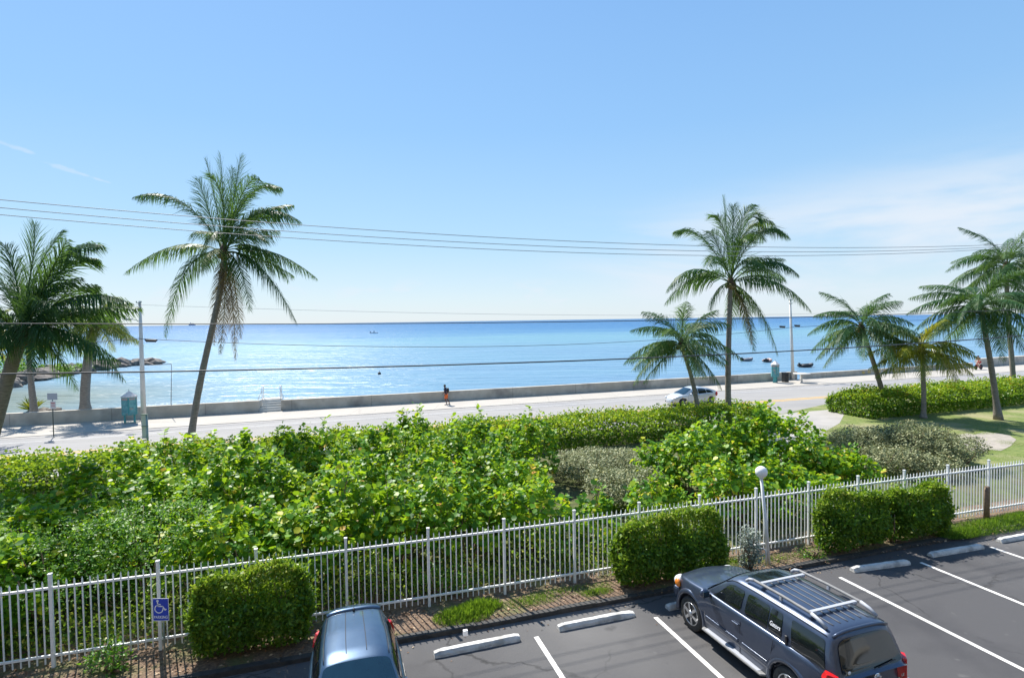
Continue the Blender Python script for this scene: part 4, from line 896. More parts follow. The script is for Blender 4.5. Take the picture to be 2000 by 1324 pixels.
q=MB(); q.box((0,-.263,.82),(.34,.01,.16)); q.build("slot",M['seam'],r)
b=G(1566,747,SWZ); r=empty("round_table",b,0,"pale table top on a single leg beside the white pole","table")
q=MB(); q.lathe((0,0,0),[(.02,.92),(.85,.93),(.87,.97),(.85,1.0),(.02,1.01)],24); q.build("tabletop",M['cap'],r)
rod("leg",[(0,0,0),(0,0,.93)],[.075,.06],M['conc'],r,10); q=MB(); q.lathe((0,0,0),[(.25,0),(.25,.03),(.08,.06)],14); q.build("foot",M['conc'],r)
# thin mast with arm at the wall
b=G(334,816,SWZ); Y=b[1]+.8; bb=AT(334,800,Y); r=empty("thin_mast",(bb[0],Y,.6),0,"thin rusty mast with a side arm rising behind the sea wall left of the steps","mast")
tp=AT(335,711,Y)-np.array([bb[0],Y,.6]); rod("pole",[(0,0,0),tp],[.03,.02],M['rack'],r,6); ar=AT(288,713,Y)-np.array([bb[0],Y,.6]); rod("arm",[tp,ar],.022,M['stem'],r,6)
# white cup / box on kerb
b=G(909,1240,.13); q=MB(); q.prism([(-.05,-.04),(.05,-.04),(.05,.04),(-.05,.04)],0,.12); o=q.build("paper_carton",M['letter'],bev=.004); o.location=tuple(b); o.rotation_euler=(0,0,.3); tag(o,"small white carton left on the kerb left of the white wheel stop","carton")
# manhole patch etc
# ------------------------------------------------------------------ overhead wires
def wirefit(pts,a,s,x0,x1,r,m_,label,grp,n=60):
    P=[]
    for (px,py) in pts:
        d=ray(px,py); t=a/(d[1]-s*d[0]); P.append(CP+d*t)
    P=np.array(P); c=np.polyfit(P[:,0],P[:,2],2 if len(P)>2 else 1); X=np.linspace(x0,x1,n); 
    b=MB(); b.tube([(x,a+s*x,np.polyval(c,x)) for x in X],r,6); o=b.build("overhead_wire",m_,recalc=False); return tag(o,label,"wire",grp),c
gN="near overhead wires"; 
wirefit([(0,391),(275,414),(585,440),(1100,470),(1420,481),(1620,485),(1915,479)],19,S_,-22,40,.010,M['wirel'],"upper of the three thin wires across the sky",gN)
wirefit([(0,406),(275,429),(590,455),(1100,482),(1420,491),(1620,492),(1915,484)],19.25,S_,-22,40,.010,M['wirel'],"middle of the three thin wires across the sky",gN)
wirefit([(0,420),(275,442),(590,467),(1100,493),(1420,499),(1620,499),(1915,488)],19.5,S_,-22,40,.010,M['wirel'],"lower of the three thin wires across the sky",gN)
wirefit([(0,632),(500,632),(950,631),(1200,627),(1620,618),(2000,604)],19.2,S_,-22,40,.014,M['wire'],"straight wire running along the horizon line",gN)
wirefit([(0,730),(275,727),(500,722),(950,710),(1200,701),(1620,682),(2000,655)],19.2,S_,-22,40,.024,M['wire'],"thick black cable crossing the water, lowest of all",gN)
# seaside wires through the two poles
a1,a2=b1,b2; sS=(a2[1]-a1[1])/(a2[0]-a1[0]); aS=a1[1]-sS*a1[0]
wirefit([(0,583),(274,597),(620,607),(950,613),(1240,615),(1545,614)],aS-.15,sS,-60,110,.012,M['wirel'],"thin pale wire hung near the tops of the two concrete poles","wires between the concrete poles")
_,cw=wirefit([(274,661),(480,670),(720,678),(950,678),(1230,665),(1545,640)],aS-.15,sS,b1[0],b2[0],.022,M['wire'],"dark sagging cable slung between the two concrete poles over the water","wires between the concrete poles")
wirefit([(150,672),(210,666),(274,661)],aS-.15,sS,-60,b1[0],.022,M['wire'],"dark cable running left from the lamp pole","wires between the concrete poles")
wirefit([(1545,640),(1700,630),(1900,622)],aS-.15,sS,b2[0],110,.022,M['wire'],"dark cable running right from the white pole","wires between the concrete poles")
def splice(px,py,lab):
    d=ray(px,py); t=(aS-.15)/(d[1]-sS*d[0]); p=CP+d*t; b=MB(); b.tube([(-.42,0,.08),(-.3,0,0),(.3,0,-.03),(.42,0,.04)],[.03,.11,.11,.04],10); o=b.build("cable_splice",M['black']); o.location=tuple(p); o.rotation_euler=(0,0,math.atan(sS)); tag(o,lab,"cable splice","black splice cases on the seaside cable")
splice(295,665,"black splice case on the cable right of the left pole"); splice(1528,638,"black splice case left of the white pole"); splice(1557,636,"black splice case right of the white pole")

# ------------------------------------------------------------------ boats
def dinghy(px,py,w,label,m_,rz=0.,seed=0):
    p=G(px,py,-1.3); r=empty("moored_dinghy",(p[0],p[1],-1.3),rz,label,"boat","small boats moored off the sea wall")
    L=w; b=MB(); b.tube([(-L*.5,-.55,.3),(0,-.62,.32),(L*.35,-.5,.38),(L*.55,0,.48),(L*.35,.5,.38),(0,.62,.32),(-L*.5,.55,.3)],.22,10); b.build("tube_hull",m_,r,recalc=False)
    b=MB(); b.prism([(-L*.48,-.5),(L*.35,-.45),(L*.5,0),(L*.35,.45),(-L*.48,.5)],.05,.16); b.build("floor",M['signb'],r)
    b=MB(); b.box((-L*.5,0,.32),(.06,.9,.5)); b.build("transom",M['black'],r)
    b=MB(); b.box((-L*.56,0,.55),(.25,.28,.4)); b.box((-L*.56,0,.15),(.1,.1,.5)); b.build("outboard_motor",M['black'],r,.02)
    b=MB(); b.box((0,0,.4),(.2,1.0,.04)); b.build("thwart",M['white'],r)
    return r
dinghy(1459,705,2.0,"grey inflatable boat moored left of the right display box",M['hullg'],.2)
dinghy(1574,717,2.1,"black inflatable boat moored right of the white pole",M['black'],.1)
dinghy(1499,707,1.8,"red and white little boat half hidden behind the right display box",M['pink'],.9)
p=G(730,651,-1.3); r=empty("motor_boat",(p[0],p[1],-1.3),.1,"small white motor boat far out on the water in the middle","boat")
b=MB(); b.prism([(-3,-.9),(1.6,-.9),(3.4,0),(1.6,.9),(-3,.9)],-.1,.85); b.build("hull",M['hullw'],r,.05); b=MB(); b.box((.2,0,1.4),(1.2,1.3,1.1)); b.build("console",M['hullw'],r,.05); b=MB(); b.box((-2.6,0,1.1),(.7,1.4,.9)); b.build("outboard_motor",M['hullg'],r,.05); b=MB(); b.box((.85,0,1.5),(.1,1.1,.5)); b.build("windscreen",M['glass'],r)
p=G(741,731,-1.3); b=MB(); b.sphere((0,0,.12),.28,12); b.tube([(0,0,.3),(0,0,.6)],.04,6); o=b.build("buoy",M['black'],recalc=False); o.location=(p[0],p[1],-1.3); tag(o,"tiny dark buoy floating in the turquoise water left of the person","buoy")
d=ray(375,634); Yd=14000.; p=CP+d*(Yd/d[1]); r=empty("ship",(p[0],Yd,-1.3),.1,"pale cruise ship far away on the horizon left of the tall palm","ship")
b=MB(); b.prism([(-75,-12),(60,-12),(85,0),(60,12),(-75,12)],0,22); b.build("hull",M['ship'],r); 
b=MB(); b.box((-8,0,34),(115,20,24)); b.box((-5,0,51),(85,16,10)); b.build("superstructure",M['ship'],r); b=MB(); b.box((-35,0,64),(14,9,18)); b.build("funnel",M['ship'],r)

# ------------------------------------------------------------------ vehicles (x forward, y left, z up)
def interp(tab): 
    X=[a for a,_ in tab];Z=[b for _,b in tab]
    return lambda x: float(np.interp(x,X,Z))
def smooth_interp(tab,k=.06):
    f=interp(tab); return lambda x: (f(x-k)+2*f(x)+f(x+k))/4
class Car:
    def __init__(s,c,L,Wd,ztop,zs,wheels,wr,paint,nexp=5.5,taper_f=.10,taper_r=.05,inset=.035,flare=.0,crown=.05,midz=.55):
        s.root=c; s.L=L;s.W=Wd;s.zt=ztop;s.wheels=wheels;s.wr=wr;s.paint=paint
        n=168; th=np.linspace(0,2*math.pi,n,endpoint=False)
        X=np.sign(np.cos(th))*np.abs(np.cos(th))**(2/nexp)*L/2; Yv=np.sign(np.sin(th))*np.abs(np.sin(th))**(2/nexp)*Wd/2
        Yv=Yv*(1-taper_f*np.clip(X/(L/2),0,1)**5-taper_r*np.clip(-X/(L/2),0,1)**5)
        T=[0,.04,.12,.3,.5,.7,.85,.94,.985,1.0]; IN=[.10,.05,.02,.005,0,.004,.014,.03,.055,.09]
        IN=[q*(inset/.035) for q in IN]
        V=[]
        for t,i_ in zip(T,IN):
            for x,y in zip(X,Yv):
                sx=1-i_*1.2/(L/2)*1.0; sy=1-i_/(Wd/2)
                # bulged bumpers: nose leans back towards the top
                xx=x*sx-(.10*max(0,t-.35)*np.sign(x)*(abs(x)/(L/2))**6)
                fl=0
                for wx in wheels:
                    dd=math.hypot(x-wx,(zs+t*(ztop(x)-zs)-wr)*1.0); fl=max(fl,flare*math.exp(-((dd-wr-.08)/.09)**2))
                V.append((xx,y*sy+np.sign(y)*fl*(abs(y)>Wd*.4),zs+t*(ztop(xx)-zs)))
        base=V[-n:]
        caps=[.93,.8,.6,.4,.2,.0001]
        for k in caps:
            for (x,y,z) in base:
                xx=x*(1-(1-k)*.0)-(0 if abs(x)<L/2*.9 else 0); xx=x; yy=y*k
                V.append((xx,yy,ztop(xx)+crown*(1-k*k)))
        F=[];m_=len(T)+len(caps)
        for i in range(m_-1):
            for j in range(n): F.append((i*n+j,i*n+(j+1)%n,(i+1)*n+(j+1)%n,(i+1)*n+j))
        F.append(tuple(range(n-1,-1,-1)))
        bm=bmesh.new(); vs=[bm.verts.new(v) for v in V]
        for f in F:
            try: bm.faces.new([vs[i] for i in f])
            except ValueError: pass
        bmesh.ops.remove_doubles(bm,verts=bm.verts,dist=.0012); bmesh.ops.dissolve_degenerate(bm,edges=bm.edges,dist=.0005)
        bmesh.ops.holes_fill(bm,edges=bm.edges); bmesh.ops.recalc_face_normals(bm,faces=bm.faces)
        for f in bm.faces: f.smooth=True
        me=bpy.data.meshes.new("body"); bm.to_mesh(me); bm.free()
        o=link("body",me,None,paint)
        cm=MB()
        for wx in wheels:
            for sg_ in (-1,1): cm.lathe((wx,sg_*(Wd/2-.10),wr),[(wr+.055,-.24),(wr+.055,.24)],40,axis='Y',sm=False)
        cut=cm.build("cut",paint); md=o.modifiers.new("b","BOOLEAN"); md.operation='DIFFERENCE'; md.object=cut; md.solver='EXACT'
        dg=bpy.context.evaluated_depsgraph_get(); me2=bpy.data.meshes.new_from_object(o.evaluated_get(dg)); 
        bpy.data.objects.remove(o); bpy.data.objects.remove(cut)
        me2.name="body"; s.body=link("body",me2,c); me2.materials.clear(); me2.materials.append(paint)
        w=s.body.modifiers.new("n","WEIGHTED_NORMAL"); 
    def house(s,xs,zr,zb,wb,wr_,edge=.06,ncr=12,name="roof",nsd=8):
        s.zr,s.zb,s.wb,s.wrf,s.edge=zr,zb,wb,wr_,edge; V=[];k=None
        for x in xs:
            ring=[]
            for sd in (1,):
                pass
            L_=[s.side(x,t,1) for t in np.linspace(0,1,nsd)]; C_=[s.top(x,q) for q in np.linspace(1,-1,ncr+2)[1:-1]]; R_=[s.side(x,t,-1) for t in np.linspace(1,0,nsd)]
            ring=L_+C_+R_; k=len(ring); V+=ring
        F=[(i*k+j,(i+1)*k+j,(i+1)*k+j+1,i*k+j+1) for i in range(len(xs)-1) for j in range(k-1)]
        mb=MB(); mb.add(V,F,True); return mb.build(name,s.paint,s.root)
    def side(s,x,t,sg_):
        zb=s.zb(x); zt=max(s.zr(x)-s.edge,zb+.001*t); wb,wr_=s.wb(x),s.wrf(x); h=max(0,min(1,(zt-zb)/.5))
        wtop=wb+(wr_-wb)*h; rnd=.0
        y=wb+(wtop-wb)*t+.03*h*math.sin(math.pi*t); 
        return (x,sg_*y,zb+(zt-zb)*t)
    def top(s,x,q):
        zb=s.zb(x); h=max(0,min(1,(max(s.zr(x)-s.edge,zb)-zb)/.5)); wt=s.wb(x)+(s.wrf(x)-s.wb(x))*h
        z=max(s.zr(x),zb); a=abs(q)
        return (x,q*wt,z-s.edge*(a**5)*min(1,h*2)-.02*q*q*(1-a**5))
    def patch(s,fn,name,m_,rad=.12,asp=1.,off=(0,0,0),nb=40,rings=6,parent=None,flip=False):
        """rounded rectangle in (u,v) mapped to the body surface by fn"""
        B=[]
        ru,rv=rad,rad*asp
        for (cu,cv,a0) in ((1-ru,1-rv,0),(ru,1-rv,90),(ru,rv,180),(1-ru,rv,270)):
            for i in range(6):
                a=D(a0+90*i/5); B.append((cu+ru*math.cos(a),cv+rv*math.sin(a)))
        dense=[]
        for i in range(len(B)):
            a=np.array(B[i]);b=np.array(B[(i+1)%len(B)]); l=np.linalg.norm(b-a); kk=max(1,int(l/.12)); dense+=[tuple(a+(b-a)*j/kk) for j in range(kk)]
        n=len(dense); V=[];
        for r_ in np.linspace(1,0.001,rings):
            for (u,v) in dense:
                p=fn(.5+(u-.5)*r_,.5+(v-.5)*r_); V.append((p[0]+off[0],p[1]+off[1],p[2]+off[2]))
        F=[(i*n+j,i*n+(j+1)%n,(i+1)*n+(j+1)%n,(i+1)*n+j) for i in range(rings-1) for j in range(n)]
        mb=MB(); mb.add(V,F,True); return mb.build(name,m_,parent or s.root)
    def window(s,x0b,x0t,x1b,x1t,t0,t1,sg_,name="side_window",m_=None,rad=.1,o=.008):
        def fn(u,v):
            x=(x0b+(x0t-x0b)*v)*(1-u)+(x1b+(x1t-x1b)*v)*u; return s.side(x,t0+(t1-t0)*v,sg_)
        return s.patch(fn,name,m_ or M['glass'],rad,1.6,(0,sg_*o,.001))
    def screen(s,xa,xb,qm0,qm1,name,m_,off,rad=.1):
        def fn(u,v):
            x=xa+(xb-xa)*v; qm=qm0+(qm1-qm0)*v; return s.top(x,(u*2-1)*qm)
        return s.patch(fn,name,m_,rad,1.,off,rings=9)
    def wheelset(s,ywid,rim='alloy',spokes=6,tw=.24,rimr=.68):
        wr=s.wr; first=None
        for wx in s.wheels:
            for sg_ in (1,-1):
                w=empty("wheel",(wx,sg_*ywid,wr)); w.parent=s.root
                b=MB(); h=tw/2; prof=[(wr*rimr,-h*.9),(wr*.93,-h),(wr*.985,-h*.75),(wr,-h*.3),(wr,h*.3),(wr*.985,h*.75),(wr*.93,h),(wr*rimr,h*.9)]
                b.lathe((0,0,0),prof,36,axis='Y'); b.build("tyre",M['rubber'],w)
                b=MB(); yo=sg_*h*.86
                b.lathe((0,yo,0),[(wr*rimr*.9,-.03),(wr*rimr,-.015),(wr*rimr*1.01,.012),(wr*rimr*.93,.012),(wr*rimr*.9,-.03)],36,axis='Y')
                for k in range(spokes):
                    a=2*math.pi*k/spokes+.3; c_,s_=math.cos(a),math.sin(a); R0,R1=.03,wr*rimr*.95
                    R=Matrix.Rotation(-a,3,'Y'); b.box((c_*(R0+R1)/2,yo+sg_*.006,s_*(R0+R1)/2),(R1-R0,.03,wr*.15),R=R)
                b.lathe((0,yo+sg_*.01,0),[(.005,-.03),(wr*.2,-.02),(wr*.2,.02),(.005,.03)],18,axis='Y')
                b.build("rim",M[rim],w)
                b=MB(); b.lathe((0,yo-sg_*.05,0),[(.01,-.01),(wr*rimr*.92,-.01),(wr*rimr*.92,.01),(.01,.01)],28,axis='Y'); b.build("brake_disc",M['black'],w)
    def arch(s,wx,sg_,ymid,th=.05,w_=.07,m_=None,a0=-12,a1=192):
        b=MB(); R0=s.wr+.05; V=[];K=[(R0,0),(R0+w_*.3,.028),(R0+w_,.022),(R0+w_*1.5,-.015),(R0+w_*1.5,-.06),(R0,-.06)]
        n=26
        for i in range(n+1):
            a=D(a0+(a1-a0)*i/n)
            for r_,y in K: V.append((wx+r_*math.cos(a),sg_*(ymid+y),s.wr+r_*math.sin(a)))
        k=len(K); F=[(i*k+j,i*k+(j+1)%k,(i+1)*k+(j+1)%k,(i+1)*k+j) for i in range(n) for j in range(k)]+[tuple(range(k)),tuple(range(n*k,n*k+k))]
        b.add(V,F,True); o=b.build("fender_flare",m_ or s.paint,s.root); return o
    def seamline(s,pts,name="door_seam",r=.005):
        b=MB(); b.tube(pts,r,5); return b.build(name,M['seam'],s.root,recalc=False)
# ---- the SUV
hub=G(1350,1198,.38); hd=D(109.2); Rm=np.array([[math.cos(hd),-math.sin(hd)],[math.sin(hd),math.cos(hd)]])
cen=hub[:2]-Rm@np.array([1.46,.90])
suv=empty("parked_suv",(*cen,0),hd,"slate blue SUV with a silver roof rack, nose to the hedge in the car park","car")
zt=smooth_interp([(-2.5,1.10),(-2.2,1.14),(-1,1.16),(.6,1.14),(1.0,1.135),(1.15,1.12),(1.9,1.05),(2.2,.98),(2.45,.88)],.08)
C1=Car(suv,4.70,1.86,zt,.27,(1.46,-1.39),.385,M['suv'],nexp=7,taper_f=.12,taper_r=.03,flare=.03,crown=.045)
zr=smooth_interp([(-2.40,1.08),(-2.33,1.12),(-2.10,1.70),(-1.98,1.745),(-1.2,1.765),(-.4,1.76),(.2,1.735),(.42,1.68),(1.12,1.115),(1.2,1.06)],.035)
zb=lambda x: zt(x)-.05
wb=interp([(-2.4,.74),(-2.1,.835),(-1.5,.862),(.4,.862),(1.15,.80)]); wrf=interp([(-2.4,.66),(-1.9,.685),(-1,.70),(.3,.685),(1.1,.66)])
xs_=sorted(set(list(np.round(np.arange(-2.40,-1.95,.03),3))+list(np.round(np.arange(-1.9,.2,.1),3))+list(np.round(np.arange(.2,1.21,.04),3))))
C1.house(xs_,zr,zb,wb,wrf,edge=.085)
for sg_ in (1,-1):
    C1.window(-.08,-.10,.86,.34,.16,.86,sg_,rad=.12)       # front door
    C1.window(-.80,-.78,-.20,-.20,.16,.86,sg_,rad=.10)      # rear door
    C1.window(-1.16,-1.10,-.83,-.81,.16,.86,sg_,"quarter_window",rad=.14)
    C1.window(-2.10,-2.0,-1.40,-1.30,.10,.88,sg_,"rear_side_window",rad=.06)
    # bright window surrounds
    for (a,b_,c_,d_) in ((-1.14,-1.08,-.22,-.20),):
        pass
    C1.seamline([C1.side(-.15,0,sg_)[:2]+(1.10,)]+[(-.15,sg_*.925,z) for z in (1.0,.8,.5,.33)])
    C1.seamline([(.98,sg_*.918,z) for z in (1.08,.9,.6,.34)])
    C1.seamline([(-1.02,sg_*.925,1.1),(-1.0,sg_*.928,.95),(-.97,sg_*.928,.80),(-.86,sg_*.928,.55),(-.82,sg_*.925,.34)])
    C1.seamline([tuple(np.array(C1.side(x,1.0,sg_))+np.array([0,sg_*.004,.0])) for x in np.linspace(-2.0,.5,16)],"roof_gutter",.008)
    for x0,x1 in ((-.9,-.22),(-.1,.9)):
        b=MB(); b.box(((x0+x1)/2,sg_*.935,.60),(x1-x0,.03,.07)); b.build("side_moulding",M['suv'],suv,.01)
    b=MB(); b.prism([(-.95,.80),(-.82,1.03),(.92,1.03),(1.02,.80)] if sg_>0 else [(1.02,-.80),(.92,-1.03),(-.82,-1.03),(-.95,-.80)],.31,.355); b.build("running_board",M['rack'],suv,.015)
    b=MB(); b.prism([(-.75,.87),(-.72,1.01),(.84,1.01),(.86,.87)] if sg_>0 else [(.86,-.87),(.84,-1.01),(-.72,-1.01),(-.75,-.87)],.355,.360); b.build("step_pad",M['signb'],suv)
    C1.arch(1.46,sg_,.925,w_=.075); C1.arch(-1.39,sg_,.925,w_=.075)
    b=MB(); b.box((-.03,sg_*.945,.93),(.19,.03,.035)); b.build("door_handle",M['suv'],suv,.01)
    b=MB(); b.box((-1.28,sg_*.86,1.23),(.05,.04,.17)); b.build("pillar_handle",M['black'],suv,.012)
    mr0=empty("wing_mirror",(.80,sg_*.95,1.16)); mr0.parent=suv
    b=MB(); b.sphere((0,sg_*.10,.03),.12,14,(.62,1.0,.85)); b.build("mirror_shell",M['suv'],mr0)
    b=MB(); b.box((-.068,sg_*.10,.03),(.02,.17,.13)); b.build("mirror_glass",M['glassl'],mr0,.01); b=MB(); b.box((.01,sg_*-.02,-.04),(.07,.12,.05)); b.build("mirror_arm",M['black'],mr0,.01)
    # lamps
    b=MB(); zz=[(-2.335,sg_*.78,1.13),(-2.20,sg_*.905,1.15),(-2.14,sg_*.925,1.0),(-2.16,sg_*.93,.78),(-2.27,sg_*.915,.74),(-2.375,sg_*.72,.80)]
    ii=[(x+.12,y*.9,z) for x,y,z in zz]; b.add([(x-.018,y+sg_*.012,z) for x,y,z in zz]+ii,[tuple(range(6))]+[(i,(i+1)%6,6+(i+1)%6,6+i) for i in range(6)],False); b.build("tail_light",M['tail'],suv,.012)
    b=MB(); b.box((-2.30,sg_*.80,.72),(.10,.15,.11)); b.build("reversing_lamp",M['lensw'],suv,.02)
    b=MB(); b.sphere((2.12,sg_*.70,.86),.17,14,(.9,1.0,.75)); b.build("headlight",M['lensw'],suv)
    b=MB(); b.sphere((2.02,sg_*.86,.86),.10,10,(1.0,.5,1.0)); b.build("indicator",M['amber'],suv)
    # roof rail
    rr=empty("roof_rail",(0,0,0)); rr.parent=suv
    yr=.60; zz=[(.02,1.735),(-.06,1.80),(-.2,1.835),(-.9,1.85),(-1.6,1.84),(-1.78,1.80),(-1.92,1.73)]
    b=MB(); b.tube([(x,sg_*yr,z) for x,z in zz[1:-1]],.028,10); b.build("rail_tube",M['rack'],rr,recalc=False)
    for i0,i1 in ((0,2),(-3,-1)):
        seg_=zz[i0:i1+1] if i1>0 else zz[-3:]; b=MB(); b.tube([(x,sg_*yr,z) for x,z in seg_],.032,8); b.build("rail_foot",M['signb'],rr,recalc=False)
    b=MB(); b.box((-.9,sg_*yr,1.79),(.06,.05,.08)); b.build("rail_support",M['signb'],rr,.008)
for x in (-.32,-1.52):
    b=MB(); b.box((x,0,1.822),(.075,1.15,.024)); 
    for y in (-.5,.5): b.box((x,y,1.80),(.10,.12,.04))
    b.build("cross_bar",M['signb'],suv,.01)
for y in (-.42,-.25,-.08,.08,.25,.42):
    b=MB(); pts=[tuple(np.array(C1.top(x,y/.69))+np.array([0,0,.007])) for x in np.linspace(-1.9,-.22,18)]; b.tube(pts,.007,5); b.build("roof_rib",M['rack'],suv,recalc=False)
C1.screen(.46,1.08,.93,.99,"windscreen",M['glass'],(.008,0,.012),.07)
C1.screen(-.16,.22,.62,.62,"sunroof",M['glass'],(0,0,.010),.12)
C1.screen(-2.335,-2.125,.90,.86,"rear_window",M['glass'],(-.012,0,.006),.14)
b=MB(); b.tube([tuple(np.array(C1.top(-2.03,q))+np.array([-.05,0,.0])) for q in np.linspace(-.93,.93,13)],.03,8); b.build("rear_spoiler",M['suv'],suv,recalc=False)
b=MB(); b.box((-2.37,0,.52),(.22,1.78,.22)); b.build("rear_bumper",M['suv'],suv,.06)
b=MB(); b.box((-2.42,0,.64),(.12,1.2,.02)); b.build("bumper_pad",M['black'],suv,.005)
b=MB(); b.box((2.30,0,.52),(.20,1.5,.26)); b.build("front_bumper",M['suv'],suv,.07)
b=MB(); b.box((2.30,0,.80),(.06,.8,.16)); b.build("grille",M['chrome'],suv,.02)
b=MB(); b.box((-2.415,0,.86),(.012,.34,.16)); b.build("number_plate",M['letter'],suv,.004)
em=empty("tailgate_badge",(-2.405,.0,1.02)); em.parent=suv
b=MB(); b.lathe((0,0,0),[(.052,-.006),(.07,-.006),(.07,.01),(.052,.01),(.052,-.006)],28,axis='X'); b.box((-.008,0,0),(.012,.165,.03)); b.build("ring_emblem",M['chrome'],em)
text("NISSAN",.022,(-.0155,0,0),(D(90),0,D(-90)),M['black'],"emblem_lettering",em)
text("LE",.07,(-2.40,-.62,.92),(D(90),0,D(-90)),M['chrome'],"trim_badge",suv)
b=MB(); b.lathe((-2.372,.60,1.20),[(.001,-.004),(.03,-.003),(.03,.003),(.001,.004)],16,axis='X'); b.build("round_sticker",M['letter'],suv)
b=MB(); b.tube([(-2.38,-.05,1.16),(-2.36,-.25,1.17),(-2.35,-.5,1.19)],.010,6); b.build("rear_wiper",M['black'],suv,recalc=False)
p=C1.side(-.99,.42,1); text("Gators",.115,(p[0],p[1]+.016,p[2]),(D(90-16),0,D(180)),M['letter'],"window_lettering",suv,.8)
C1.wheelset(.80,'alloy',6,.25,.66)
b=MB(); b.box((-.62+.43,0,.9),(.1,.1,.1)); 
# interior glimpses are left dark behind tinted glass
# ---- blue car facing the camera
cv=np.array([G(697,1279,1.53)[0],G(697,1279,1.53)[1]]); hv=D(-72.6); Rv=np.array([[math.cos(hv),-math.sin(hv)],[math.sin(hv),math.cos(hv)]])
cen=cv-Rv@np.array([-.02,0])
van=empty("parked_hatchback",(*cen,0),hv,"shiny steel blue hatchback backed towards the fence, cut off by the bottom edge","car")
zt2=smooth_interp([(-2.1,.92),(-1.8,.98),(0,.96),(.7,.96),(1.1,.93),(1.7,.83),(2.1,.68)],.08)
C2=Car(van,4.0,1.70,zt2,.22,(1.25,-1.25),.31,M['van'],nexp=6,taper_f=.16,taper_r=.06,crown=.05)
zr2=smooth_interp([(-2.0,.9),(-1.96,1.0),(-1.76,1.44),(-1.66,1.50),(-.9,1.545),(-.2,1.535),(.02,1.49),(.95,.94),(1.05,.9)],.04)
wb2=interp([(-2,.68),(-1.5,.775),(.3,.78),(1.0,.72)]); wr2=interp([(-1.96,.50),(-1.5,.54),(-.6,.58),(.0,.575),(.9,.6)])
C2.house(sorted(set(list(np.round(np.arange(-2.0,-1.55,.03),3))+list(np.round(np.arange(-1.5,-.1,.1),3))+list(np.round(np.arange(-.1,1.06,.04),3)))),zr2,lambda x:zt2(x)-.05,wb2,wr2,edge=.07)
for sg_ in (1,-1):
    C2.window(-.28,-.3,.62,.02,.12,.88,sg_); C2.window(-1.12,-1.08,-.36,-.36,.12,.88,sg_); C2.window(-1.66,-1.52,-1.2,-1.16,.2,.86,sg_,"quarter_window")
    C2.seamline([tuple(np.array(C2.side(x,1.0,sg_))+np.array([0,-sg_*.03,.022])) for x in np.linspace(-1.6,-.05,14)],"roof_seam",.006)
    C2.seamline([(-.32,sg_*.848,z) for z in (.9,.7,.4,.3)]); C2.seamline([(.62,sg_*.845,z) for z in (.9,.7,.4,.3)])
    b=MB(); b.box((-.22,sg_*.855,.80),(.17,.03,.03)); b.build("door_handle",M['van'],van,.008)
    mr0=empty("wing_mirror",(.52,sg_*.86,.98)); mr0.parent=van
    b=MB(); b.sphere((0,sg_*.11,.04),.115,14,(.55,1.0,.72)); b.build("mirror_shell",M['van'],mr0); b=MB(); b.box((-.055,sg_*.11,.04),(.02,.16,.10)); b.build("mirror_glass",M['glassl'],mr0,.01); b=MB(); b.box((0,sg_*-.02,-.03),(.06,.12,.04)); b.build("mirror_arm",M['black'],mr0)
    b=MB(); zz=[(-1.80,sg_*.66,1.14),(-1.74,sg_*.73,1.12),(-1.70,sg_*.77,.98),(-1.76,sg_*.79,.84),(-1.88,sg_*.74,.84),(-1.88,sg_*.66,1.0)]
    b.add([(x-.015,y+sg_*.012,z) for x,y,z in zz]+[(x+.12,y*.88,z) for x,y,z in zz],[tuple(range(6))]+[(i,(i+1)%6,6+(i+1)%6,6+i) for i in range(6)]); b.build("tail_light",M['tail'],van,.01)
    b=MB(); b.sphere((1.78,sg_*.60,.68),.16,14,(1.0,.9,.6)); b.build("headlight",M['lensw'],van)
def sp_(q): return np.array(C2.top(-1.72,q))
b=MB(); V=[];
for q in np.linspace(-.97,.97,17):
    p=np.array(C2.top(-1.70,q)); V+=[(p[0]+.05,p[1],p[2]+.012),(p[0]-.02,p[1],p[2]+.05),(p[0]-.17+.05*q*q,p[1]*1.03,p[2]+.035),(p[0]-.18+.05*q*q,p[1]*1.03,p[2]+.0),(p[0]-.04,p[1],p[2]-.02)]
b.add(V,[(i*5+j,(i+1)*5+j,(i+1)*5+(j+1)%5,i*5+(j+1)%5) for i in range(16) for j in range(5)]+[(0,1,2,3,4),tuple(80+j for j in (4,3,2,1,0))],True); b.build("rear_spoiler",M['van'],van)
C2.screen(.03,.90,.94,.97,"windscreen",M['glassl'],(.008,0,.012),.06)
C2.screen(-1.94,-1.78,.86,.9,"rear_window",M['glass'],(-.012,0,.006),.12)
for y in (-.17,.17): 
    C2.seamline([tuple(np.array(C2.top(x,y/.57))+np.array([0,0,.002])) for x in np.linspace(-1.6,-.15,14)],"roof_groove",.007)
b=MB(); b.tube([(-1.60,0,1.51),(-1.63,0,1.56)],.022,8); b.tube([(-1.62,0,1.55),(-1.86,0,1.86)],.004,5); b.build("aerial",M['black'],van,recalc=False)
p=C2.top(.16,0); b=MB(); b.box((p[0]+.03,0,p[2]-.06),(.03,.24,.06)); b.build("rear_view_mirror",M['black'],van,.01)
for x,y in ((.88,-.35),(.90,.2)):
    pts=[tuple(np.array(C2.top(x+.02-.1*t_,(y+.5*t_)/.66))+np.array([.02,0,.025])) for t_ in np.linspace(0,1,6)]; b=MB(); b.tube(pts,.008,5); b.build("wiper",M['black'],van,recalc=False)
b=MB(); b.box((1.9,0,.42),(.2,1.4,.24)); b.build("front_bumper",M['van'],van,.07); b=MB(); b.box((-1.95,0,.45),(.2,1.5,.24)); b.build("rear_bumper",M['van'],van,.07)
C2.wheelset(.72,'alloy',7,.2,.66)
